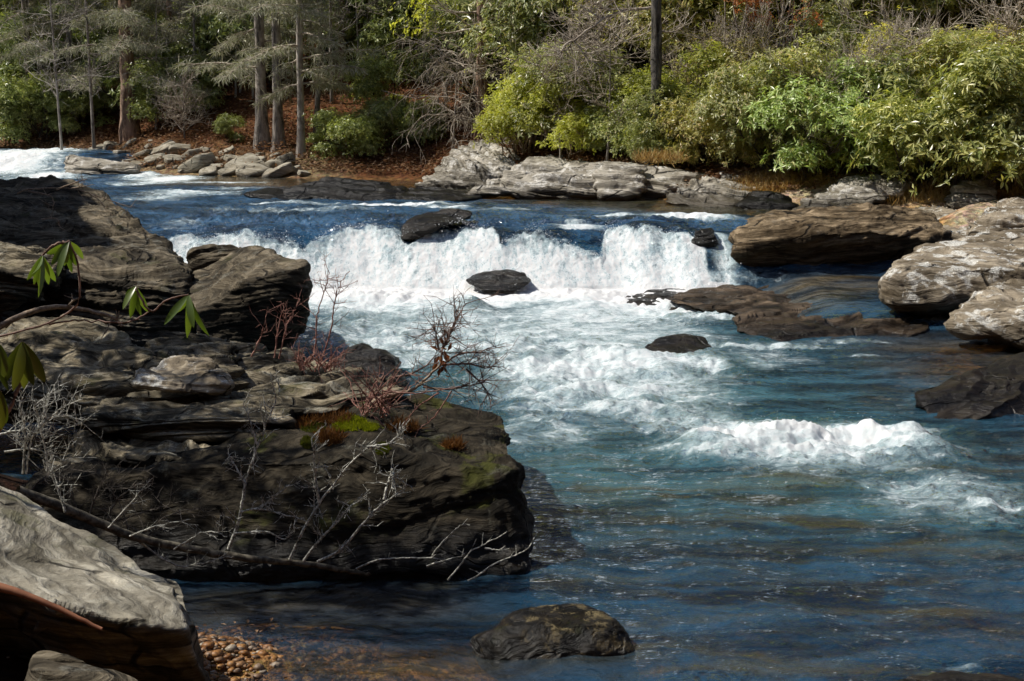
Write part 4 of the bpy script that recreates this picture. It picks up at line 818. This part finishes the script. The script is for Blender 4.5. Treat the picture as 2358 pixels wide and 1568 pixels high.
M['hem'] = mat_leaf('hemlock_spray', (.28, .29, .20), (.64, .62, .50), (.26, .29, .1), rough=.8, trans=.3, tcol=(1.1, 1.1, .9), spec=.15)
M['hem_dark'] = mat_leaf('hemlock_needles', (.12, .15, .08), (.30, .33, .18), rough=.7, trans=.25, spec=.2)

def place(proto, used, loc, rz, s, name=None):
    o = proto if proto.name not in used else copy_tree(proto)
    used.add(proto.name); o.location = loc; o.rotation_euler = (0, 0, rz); o.scale = (s, s, s*random.uniform(.9, 1.1)); return o
def tint(o, c_):
    for ch in o.children:
        if ch.name.startswith('foliage'): ch.color = (*c_, 1)

SH = {'olive': [leafy_shrub('rhododendron', 1.7, 2.7, 4000, 7, .105, .015, 'leaf_olive', nb_=24, lump=.30, inner=.5) for _ in range(4)],
      'dark': [leafy_shrub('evergreen_shrub', 1.8, 3.2, 1900, 7, .15, .022, 'leaf_dark', inner=.25, lump=.36) for _ in range(4)],
      'bright': [leafy_shrub('bright_shrub', 1.5, 2.4, 3200, 7, .085, .015, 'leaf_bright', 'twig_tan', nb_=24, lump=.28, inner=.5) for _ in range(2)]}
used = set(); rows_ = {}
def shrub(kind, u, v, s, rowname, tn=(1, 1, 1), y0=24, at=None):
    p = terr_hit(u, v, y0, 90) if at is None else np.array([*at, terr(*at)])
    o = place(random.choice(SH[kind]), used, p-np.array([0, 0, .15]), random.uniform(0, 6.28), s); tint(o, tuple(np.array(tn)*rng.uniform(.8, 1.2)))
    rows_.setdefault(rowname, []).append(o); return o
def at_u(u, Y): return (P(u, 300, Y)[0], Y)
# right bank: front row, then rows up the slope
for (u, v, s, kd, tn) in [(1250, 335, .9, 'bright', (.95, .95, .95)), (1350, 342, .85, 'bright', (.95, .95, .85)), (1430, 340, .48, 'olive', (1, 1.1, 1)), (1515, 356, .62, 'olive', (.9, .95, .85)), (1600, 355, .5, 'olive', (1.1, .95, .8)), (1660, 375, .72, 'olive', (1.2, 1.1, .9)), (1780, 385, .85, 'olive', (1, 1, 1)), (1890, 395, .95, 'olive', (.9, 1.1, .9)), (2000, 385, .72, 'bright', (.85, .92, .8)), (2120, 430, .62, 'dark', (1.6, 1.5, 1.2)), (2200, 430, .95, 'dark', (1.5, 1.4, 1.2)), (2330, 425, .8, 'bright', (1.05, 1, .8)), (2420, 440, .8, 'bright', (1, 1, .8))]:
    shrub(kd, u, v+4, s*1.18, 'front', tn)
for k, u in enumerate(np.linspace(1220, 2460, 13)):
    Yr = float(YB(P(u, 300, 29)[0]))+random.uniform(2.6, 4.2)
    if 1400 < u < 1620: continue
    shrub('olive' if k % 4 else 'bright', 0, 0, random.uniform(.95, 1.2), 'second', ((1, 1, .9), (.9, .93, .95), (1.15, 1.05, .85))[k % 3], at=at_u(u+random.uniform(-30, 30), Yr+random.uniform(-.4, .4)))
for k, u in enumerate(np.linspace(1190, 2480, 12)):
    Yr = float(YB(P(u, 300, 29)[0]))+6.6; shrub('olive' if k % 4 else 'dark', 0, 0, random.uniform(1.3, 1.65), 'third', ((.95, .9, .85), (.9, .95, 1.), (1.1, 1.05, .85))[k % 3], at=at_u(u+random.uniform(-30, 30), Yr+random.uniform(-.5, .5)))
for k, u in enumerate(np.linspace(1180, 2490, 11)):
    Yr = float(YB(P(u, 300, 29)[0]))+9.6; shrub('olive' if k % 4 else 'bright', 0, 0, random.uniform(1.6, 2.0), 'fourth', (.95, .95, .9), at=at_u(u+random.uniform(-30, 30), Yr))
# left bank: dark evergreens behind the trunks
for (u, v, s) in [(20, 330, .7), (95, 325, .75), (190, 300, .62), (385, 275, .6), (235, 262, .3), (430, 262, .7), (530, 320, .28), (800, 362, .52), (860, 345, .5), (760, 335, .4), (960, 330, .55), (890, 290, .7)]:
    shrub('dark', u, v, s, 'lfront', (1.25, 1.25, 1.1))
for k, u in enumerate(np.linspace(-40, 1130, 10)):
    shrub('dark', 0, 0, random.uniform(.9, 1.2), 'lsecond', (1.1, 1.15, 1), at=at_u(u+random.uniform(-40, 40), 46.5+random.uniform(-1, 1)-u*.004))
for k, u in enumerate(np.linspace(-60, 1180, 10)):
    shrub('dark' if k % 3 else 'olive', 0, 0, random.uniform(1.2, 1.5), 'lthird', (1.2, 1.2, 1), at=at_u(u+random.uniform(-40, 40), 51+random.uniform(-1, 1)-u*.004))
for k, u in enumerate(np.linspace(-60, 1180, 9)):
    shrub('dark', 0, 0, random.uniform(1.5, 1.9), 'lfourth', (1.2, 1.25, 1.1), at=at_u(u+random.uniform(-40, 40), 57+random.uniform(-1, 1)))
for nm, fmt, grp in [('front', 'leafy bush of the front row along the right bank rocks, {}', 'bushes along the right bank'), ('second', 'olive bush in the second row up the right bank, {}', 'bushes up the right slope'), ('third', 'tall bush in the third row up the right slope, {}', 'bushes up the right slope'),
                     ('fourth', 'high bush at the top of the right slope, {}', 'bushes up the right slope'), ('lfront', 'dark leafy bush at the foot of the left bank trees, {}', 'dark bushes on the left bank'), ('lsecond', 'dark evergreen bush just behind the left bank trunks, {}', 'dark bushes on the left bank'),
                     ('lthird', 'dark bush halfway up the left wooded slope, {}', 'dark bushes up the left slope'), ('lfourth', 'dark bush highest on the left wooded slope, {}', 'dark bushes up the left slope')]:
    for o in rows_[nm]: tag(o, '', 'bush', grp)
    ordinal_labels(rows_[nm], fmt)
# any proto never placed goes away
for L_ in SH.values():
    for o in L_:
        if o.name not in used:
            for ch in list(o.children): bpy.data.objects.remove(ch)
            bpy.data.objects.remove(o)

# trees
def trunk_mesh(T, h, r, lean=(0, 0), flare=1.5, n=40, wob=.03):
    z = np.linspace(-.4, h, n); x = lean[0]*z+wob*np.cumsum(rng.normal(0, .12, n)); y = lean[1]*z+wob*np.cumsum(rng.normal(0, .12, n))
    rad = r*(1-.75*(z/h).clip(0, 1))*(1+(flare-1)*np.exp(-np.clip(z, 0, 9)/.45))*(1+.05*rng.normal(size=n))
    pth = np.stack([x, y, z], -1); T.add(pth, rad, 14); return pth, rad
def hemlock(name, h, r, z0, z1, nlimb, Lm, mat='hem', bark='bark_red', lean=(0, 0), dens=1.0, flare=1.5, side=None):
    root = empty(name, (0, 0, 0)); T = Tubes(); pth, rad = trunk_mesh(T, h, r, lean, flare); T.build('trunk', M[bark], root)
    Tl = Tubes(); Sp = []; Sd = []
    for k in range(nlimb):
        z = z0+(z1-z0)*(k+random.random())/nlimb; i = np.argmin(abs(pth[:, 2]-z)); a = random.uniform(0, 2*math.pi) if side is None or random.random() < .35 else random.gauss(side, .8)
        l = Lm*random.uniform(.45, 1.1)*(1-.45*(z-z0)/(z1-z0+.01)); d = np.array([math.cos(a), math.sin(a), random.uniform(-.05, .25)]); pp = [pth[i]]
        for j in range(9):
            d = d+rng.normal(0, .07, 3)+np.array([0, 0, -.05]); d /= np.linalg.norm(d); pp.append(pp[-1]+d*l/9)
        pp = np.array(pp); Tl.add(pp, np.linspace(.028, .006, 10), 4)
        for j in range(2, 10):
            for sgn in (-1, 1):
                for rep in range(2):
                    b = np.array([-math.sin(a)*sgn, math.cos(a)*sgn, 0])*random.uniform(.5, 1)+np.array([math.cos(a), math.sin(a), 0])*random.uniform(.1, .9); b[2] += random.uniform(-.25, .15)
                    tl = l*random.uniform(.15, .34)*(1.15-j/12); m = 6; q = pp[j]+b*tl*np.linspace(0, 1, m)[:, None]; q[:, 2] -= .25*tl*np.linspace(0, 1, m)**2
                    Tl.add(q, np.linspace(.008, .003, m), 3)
                    kk = max(6, int(34*dens*tl)); f = rng.uniform(.05, 1, kk); s0 = q[0]+(q[-1]-q[0])*f[:, None]; s0[:, 2] += -.25*tl*f**2+.25*tl*f
                    dd = b/np.linalg.norm(b)*rng.uniform(-.2, .9, kk)[:, None]+rng.normal(0, .45, (kk, 3)); dd[:, 2] -= rng.uniform(.05, .75, kk); Sp.append(s0); Sd.append(dd)
    Tl.build('limbs', M['twig_grey'], root)
    Sp = np.concatenate(Sp); Sd = np.concatenate(Sd); Sd /= np.linalg.norm(Sd, axis=1)[:, None]
    V, F_ = leaf_mesh(Sp, Sd, rng.normal(size=Sp.shape), rng.uniform(.12, .34, len(Sp)), rng.uniform(.005, .012, len(Sp)), 0.1); mk('foliage', V, F_, M[mat], root, smooth=False)
    return root
def bare_tree(name, h, r, bark='bark_grey', lean=(0, 0), nl=26, Lm=2.2, z0=1.5, z1=None, twig='twig_grey', dep=3, up=.25):
    root = empty(name, (0, 0, 0)); T = Tubes(); pth, rad = trunk_mesh(T, h, r, lean, 1.3); one = name == 'sapling'
    if not one: T.build('trunk', M[bark], root)
    if nl:
        T = T if one else Tubes(); z1 = z1 or h
        for k in range(nl):
            z = random.uniform(z0, z1); i = np.argmin(abs(pth[:, 2]-z)); a = random.uniform(0, 6.28); l = Lm*random.uniform(.4, 1.1); d = np.array([math.cos(a), math.sin(a), random.uniform(-.1, .7)]); pp = [pth[i]]
            for j in range(8):
                d = d+rng.normal(0, .16, 3)+np.array([0, 0, up*.1]); d /= np.linalg.norm(d); pp.append(pp[-1]+d*l/8)
            pp = np.array(pp); T.add(pp, np.linspace(max(.012, rad[i]*.3), .006, 9), 4); spurs(T, pp, .008, 9, l*.5, dep-1, .6, up, 3)
        T.build('stem' if one else 'limbs', M[bark if one else twig], root)
    return root
def put_tree(o, u, v, label, Y=None, cat='tree', rz=0, group=None):
    p = terr_hit(u, v, 24, 90) if Y is None else np.array([*at_u(u, Y), terr(*at_u(u, Y))])
    o.location = p; o.rotation_euler[2] = rz; tag(o, label, cat, group); return o
put_tree(hemlock('hemlock_tree', 13, .235, 1.9, 8, 36, 3.3, lean=(.004, 0)), 300, 322, 'big red barked hemlock with drooping grey sprays on the far left bank')
put_tree(hemlock('hemlock_tree', 13, .155, 1.8, 8, 30, 2.3, bark='bark_grey'), 605, 332, 'left one of the two dark twin trunks with grey twiggy sprays')
put_tree(hemlock('hemlock_tree', 12, .14, 2.4, 8, 20, 1.9, bark='bark_grey'), 642, 334, 'right one of the two dark twin trunks, slightly thinner')
put_tree(hemlock('hemlock_tree', 12, .095, 1.5, 8, 34, 2.2, bark='bark_pale', lean=(.004, 0)), 693, 360, 'slim pale grey trunk standing nearest the water right of the twin trunks')
put_tree(bare_tree('leaning_tree', 9, .075, lean=(.05, 0), nl=22, Lm=1.6), 728, 318, 'thin dark trunk leaning slightly right beside the slim pale one')
put_tree(hemlock('hemlock_tree', 14, .17, 2.6, 9, 30, 3.0, 'hem_dark', 'bark_grey'), 932, 200, 'dark thick trunk rising from the evergreens left of centre', Y=45.5)
put_tree(bare_tree('bare_tree', 12, .10, nl=34, Lm=2.8, z0=1.2), 1000, 250, 'grey bare tree with dense twigs left of the reddish trunk', Y=42)
put_tree(bare_tree('bare_tree', 8, .16, 'bark_red', nl=36, Lm=2.4, z0=1.4, lean=(-.01, 0)), 1110, 318, 'reddish peeling trunk behind the pale furrowed boulder')
put_tree(bare_tree('bare_tree', 9, .05, nl=26, Lm=2.0, z0=1.2), 1165, 312, 'thin bare sapling between the reddish trunk and the bright thicket')
o9 = put_tree(bare_tree('dark_tree', 12, .13, 'bark_black', nl=14, Lm=2.2, z0=2.6, z1=8, lean=(-.015, 0)), 1512, 255, 'tall black trunk above the right thicket with a long bare limb', Y=29.6)
b9 = np.array(o9.location); T = Tubes()
for s, r in [([(1500, 18), (1440, 24), (1390, 45), (1320, 92), (1290, 115)], .035), ([(1495, 20), (1420, 22), (1345, 18)], .025), ([(1390, 45), (1355, 20), (1410, -10)], .022), ([(1320, 92), (1300, 118), (1250, 130)], .014), ([(1320, 92), (1350, 130), (1400, 170)], .014), ([(1300, 118), (1330, 150), (1335, 175)], .012)]:
    pth = smooth_path([P(u, v, 29.3) for u, v in s], 20, .02)-b9; T.add(pth, np.linspace(r, r*.5, 20), 6); spurs(T, pth, .008, 10, .7, 2, .7, .1, 3)
T.build('bare_limb', M['twig_grey'], o9)
put_tree(hemlock('hemlock_tree', 14, .13, 2.5, 9, 26, 3.0, 'hem_dark', 'bark_grey'), 72, 200, 'dark trunk in the shade at the upper left corner', Y=45)
put_tree(hemlock('hemlock_tree', 14, .12, 2.6, 9, 24, 2.8, 'hem', 'bark_grey'), 108, 200, 'dark trunk right beside the corner one at upper left', Y=46)
put_tree(bare_tree('dead_snag', 3.1, .035, 'bark_pale', nl=4, Lm=.8, z0=2.4), 556, 235, 'thin white dead snag between the red barked hemlock and twin trunks', Y=42.5)
put_tree(bare_tree('bare_shrub', 2.4, .03, 'bark_grey', nl=40, Lm=1.9, z0=.6, up=-.5, lean=(.05, 0)), 1045, 345, 'arching bare grey shrub over the pale furrowed boulder', cat='shrub')
put_tree(bare_tree('bare_shrub', 1.6, .02, 'bark_grey', nl=30, Lm=1.0, z0=.2), 425, 320, 'bare straw coloured brush right of the red barked hemlock', cat='shrub')
put_tree(bare_tree('bare_shrub', 1.6, .02, 'bark_grey', nl=44, Lm=1.1, z0=.2), 1590, 330, 'brown bare brush under the tall black trunk', cat='shrub')
put_tree(bare_tree('bare_shrub', 3.4, .03, 'bark_grey', nl=50, Lm=1.8, z0=.8), 2180, 250, 'pale bare brush among the bushes of the upper right slope', cat='shrub', Y=31.5)
put_tree(bare_tree('bare_tree', 8, .05, 'bark_grey', nl=46, Lm=2.4, z0=1.8), 2290, 250, 'bare grey tree among the bushes at the upper right corner', Y=34)
put_tree(bare_tree('bare_tree', 9, .06, 'bark_grey', nl=46, Lm=2.4, z0=1.5), 1330, 200, 'bare twiggy tree behind the bright green thicket', Y=38)
hp = [hemlock('hemlock_tree', 13, .12, 1.6, 8, 34, 2.8, bark='bark_grey', dens=1.2), hemlock('hemlock_tree', 13, .10, 1.2, 8, 34, 2.4, bark='bark_red', dens=1.2)]
us = set(); hl = []
for i, (u, Yd) in enumerate([(170, 44.5), (400, 45), (505, 44), (790, 42.5), (860, 44.5), (1060, 43)]):
    xy = at_u(u, Yd); o = place(hp[i % 2], us, np.array([*xy, terr(*xy)]), random.uniform(0, 6), random.uniform(.85, 1.1)); tag(o, '', 'tree', 'grey hemlocks standing back in the left woods'); hl.append(o)
ordinal_labels(hl, 'grey sprayed hemlock standing back behind the bank trunks, {}')
tp = [bare_tree('sapling', 9, .034, 'bark_pale', nl=22, Lm=1.5, z0=1.2, lean=(.02, 0)), bare_tree('sapling', 9, .045, 'bark_grey', nl=22, Lm=1.7, z0=1.5, lean=(-.02, 0)), bare_tree('sapling', 8, .028, 'bark_pale', nl=20, Lm=1.3, z0=.9, lean=(.035, 0))]
us = set(); tl_ = []
for i, u in enumerate([140, 215, 360, 452, 482, 545, 585, 765, 830, 905, 962, 1030, 1088, 1140, 1200]):
    xy = at_u(u, random.uniform(40.5, 45) if u < 1000 else random.uniform(37.5, 41)); o = place(tp[i % 3], us, np.array([*xy, terr(*xy)]), random.uniform(0, 6), random.uniform(.85, 1.2)); tag(o, '', 'tree', 'thin bare saplings on the left bank'); tl_.append(o)
ordinal_labels(tl_, 'thin bare sapling among the left and middle bank trees, {}')
bp = bare_tree('bare_brush', 2.6, .022, 'bark_grey', nl=30, Lm=1.3, z0=.5); us = set(); bl_ = []
for i, u in enumerate([1290, 1400, 1660, 1760, 1880, 1990, 2090, 2240, 2330]):
    Yr = float(YB(P(u, 300, 29)[0]))+random.uniform(1.4, 3.6); xy = at_u(u, Yr); o = place(bp, us, np.array([*xy, terr(*xy)]), random.uniform(0, 6), random.uniform(.7, 1.2)); tag(o, '', 'shrub', 'leafless brush among the right bank bushes'); bl_.append(o)
ordinal_labels(bl_, 'leafless grey brush poking through the right bank bushes, {}')
# rust-leaved beech saplings
for u, lb in [(1690, 'rust leaved sapling at the top edge right of the black trunk'), (1800, 'rust leaved sapling at the top edge, right one of the two')]:
    o = leafy_shrub('beech_sapling', .7, 4.0, 190, 5, .10, .022, 'leaf_rust', 'twig_grey', 8, .5, .6, .38, hmin=.72); put_tree(o, u, 100, lb, Y=29.6)
# dim trunks deep in the wood
deep_pos = [(330, 47), (350, 56), (545, 60), (610, 48), (720, 57), (840, 47), (905, 58), (1020, 46), (1140, 52), (1180, 58), (130, 47), (25, 50), (160, 52), (205, 49), (250, 54), (395, 50), (455, 55), (500, 49), (575, 53), (660, 51), (770, 48), (815, 54), (860, 50), (965, 52), (1060, 49), (1095, 55), (1215, 47), (1270, 51), (1420, 48), (1600, 46), (1720, 50), (1880, 47), (2060, 46)]
pr = [bare_tree('woodland_tree', 16, rr_, bk, nl=44, Lm=3.0, z0=1.5, z1=9) for rr_, bk in [(.11, 'bark_pale'), (.14, 'bark_grey'), (.09, 'bark_pale'), (.12, 'bark_red')]]
us = set(); dl = []
for i, (u, Yd) in enumerate(deep_pos):
    xy = at_u(u, Yd); o = place(pr[i % 4], us, np.array([*xy, terr(*xy)]), random.uniform(0, 6), random.uniform(.9, 1.15)); tag(o, '', 'tree', 'bare trees deep in the wood'); dl.append(o)
ordinal_labels([o for o in dl if proj(np.array(o.location))[0] < 740], 'thin bare tree deep in the left woods, {}')
ordinal_labels([o for o in dl if proj(np.array(o.location))[0] >= 740], 'thin bare tree behind the middle and right bushes, {}')
# leaf litter, dry grass, moss, gravel: uncountable
n = 26000
lx = rng.uniform(-17, 9, n); ly = YB(lx)+rng.exponential(5, n)+.4; lx[:110] = -1.45+rng.normal(0, .38, 110); ly[:110] = 6.75+rng.normal(0, .3, 110); lz = terr(lx, ly)+.06; lz[:110] -= .03
d = rng.normal(size=(n, 3)); d[:, 2] = np.abs(d[:, 2])*.25; d /= np.linalg.norm(d, axis=1)[:, None]; nm = rng.normal(0, .4, (n, 3)); nm[:, 2] += 1
V, F_ = leaf_mesh(np.stack([lx, ly, lz+rng.uniform(0, .08, n)], -1), d, nm, np.where(np.arange(n) < 110, .035, rng.uniform(.06, .12, n)), np.where(np.arange(n) < 110, .009, rng.uniform(.02, .04, n)))
M['litter'] = mat_leaf('leaf_litter', (.10, .05, .025), (.38, .25, .15), rough=.8, trans=.2, tcol=(1.3, 1, .7), spec=.1)
kindof(mk('leaf_litter', V, F_, M['litter'], smooth=False), 'stuff')
gp = []
for (u, v, ru, rv, n) in [(1770, 445, 70, 14, 1600), (1700, 452, 40, 8, 500), (2180, 462, 150, 8, 1500), (2340, 455, 60, 14, 900), (1520, 358, 60, 8, 500), (1860, 458, 60, 10, 500)]:
    a = rng.uniform(0, 6.28, n); r = np.sqrt(rng.random(n)); q = P(u+ru*r*np.cos(a), v+rv*r*np.sin(a), 27.2 if u < 1900 else 25.8)
    gx = q[:, 0]; gy = q[:, 1]+rng.uniform(-.3, .6, n); gp.append(np.stack([gx, gy, np.maximum(terr(gx, gy), q[:, 2]-.1)], -1))
gp = np.concatenate(gp); d = rng.normal(0, .5, gp.shape); d[:, 2] += .9; d /= np.linalg.norm(d, axis=1)[:, None]
V, F_ = leaf_mesh(gp, d, rng.normal(size=gp.shape), rng.uniform(.08, .28, len(gp)), .006)
kindof(mk('dry_grass', V, F_, M['dry_grass'], smooth=False), 'stuff')
dg = bpy.context.evaluated_depsgraph_get()
def on_rock(label, spots, n, L, W, mat, name, lb, lean=.4):
    r = ROCKS[label]; pts = []
    mw = r.matrix_world
    for (u, v, ru, rv) in spots:
        for k in range(n):
            a = random.uniform(0, 6.28); q = math.sqrt(random.random()); dd = ray(u+ru*q*math.cos(a), v+rv*q*math.sin(a)); dd /= np.linalg.norm(dd)
            ok, loc, nm_, _ = r.ray_cast(Vector(CAM)-r.location, Vector(dd))
            if ok: pts.append(np.array(loc+r.location))
    p = np.array(pts); d = rng.normal(0, lean, p.shape); d[:, 2] += .8; d[:, 1] -= .4; d /= np.linalg.norm(d, axis=1)[:, None]
    V, F_ = leaf_mesh(p-d*.01, d, rng.normal(size=p.shape), L*rng.uniform(.5, 1.4, len(p)), W, .2)
    o = mk(name, V, F_, M[mat], smooth=False, origin=p.mean(0)); return tag(o, lb, 'moss')
BB = 'huge black shadowed boulder at centre left carrying moss and red twigs'
on_rock(BB, [(810, 975, 36, 18), (785, 985, 20, 10), (850, 985, 22, 9)], 1500, .03, .003, 'moss', 'moss_cushion', 'bright yellow green moss cushion on top of the black boulder')
on_rock(BB, [(708, 1020, 16, 14), (880, 1035, 18, 14), (720, 985, 30, 12)], 600, .03, .003, 'moss_dark', 'moss_cushion', 'dull olive moss patches on the shaded boulder below the bright cushion')
on_rock(BB, [(690, 970, 40, 18), (770, 965, 40, 14), (930, 985, 36, 14), (760, 1010, 30, 16), (1045, 1030, 22, 7)], 500, .07, .0025, 'brown_tuft', 'dry_tuft', 'rusty brown grass tufts around the moss on the black boulder', .6)
# gravel spit
n = 2600; gx = -1.5+rng.normal(0, .42, n); gy = 6.75+rng.normal(0, .36, n); gz = terr(gx, gy)
rs = np.clip(rng.exponential(.009, n)+.006, 0, .034); sq = np.stack([rng.uniform(.8, 1.3, n), rng.uniform(.8, 1.2, n), rng.uniform(.3, .7, n)], -1)
V, F_ = blobs_mesh(np.stack([gx, gy, gz+rs*.3], -1), rs, sq); V += .007*np.stack([perlin(V*45+k*7) for k in range(3)], -1)
t = NT('river_pebbles'); rnd = t.n('NewGeometry').outputs['Random Per Island']
rp = t.n('ValToRGB', None, Fac=rnd); e = rp.color_ramp.elements; e[0].color = (.12, .07, .035, 1); e[1].color = (.42, .36, .27, 1)
for ps, c_ in [(.3, (.33, .14, .035, 1)), (.55, (.42, .20, .05, 1)), (.75, (.22, .13, .07, 1))]: x = e.new(ps); x.color = c_
M['pebble'] = t.done(t.n('BsdfPrincipled', None, Base_Color=t.mix(t.rng(t.noise(t.n('NewGeometry').outputs['Position'], 90, 4), .35, .65), t.mix(1.0, rp.outputs[0], (.45, .42, .4), 'MULTIPLY'), rp.outputs[0]), Roughness=.55))
kindof(mk('gravel', V, F_, M['pebble']), 'stuff')

# ------------------------------------------------------------------ light
sdv = Vector((-.615, .07, .785)).normalized()
elev = math.asin(sdv.z); az = math.atan2(sdv.x, sdv.y)
sunl = bpy.data.lights.new('sun', 'SUN'); sunl.energy = 5.0; sunl.angle = R(.53); sunl.color = (1, .945, .85)
so = bpy.data.objects.new("sun", sunl); col.objects.link(so); so.rotation_euler = (-sdv).to_track_quat('-Z', 'Y').to_euler(); so.location = (-20, 10, 30)
w = bpy.data.worlds.new('World'); sc.world = w; w.use_nodes = True; nt = w.node_tree; nt.nodes.clear()
sk = nt.nodes.new('ShaderNodeTexSky'); sk.sky_type = 'NISHITA'; sk.sun_disc = False; sk.sun_elevation = elev; sk.sun_rotation = az
bg = nt.nodes.new('ShaderNodeBackground'); bg.inputs[1].default_value = .085; ow = nt.nodes.new('ShaderNodeOutputWorld')
nt.links.new(sk.outputs[0], bg.inputs[0]); nt.links.new(bg.outputs[0], ow.inputs[0])
sc.view_settings.view_transform = 'Standard'; sc.view_settings.look = 'None'; sc.view_settings.exposure = 0; sc.view_settings.gamma = 1
sc.cycles.max_bounces = 5; sc.cycles.transparent_max_bounces = 6; sc.cycles.use_adaptive_sampling = True; sc.cycles.adaptive_threshold = .03; sc.cycles.caustics_reflective = False; sc.cycles.caustics_refractive = False
sc.cycles.use_denoising = True; sc.cycles.sample_clamp_indirect = 4
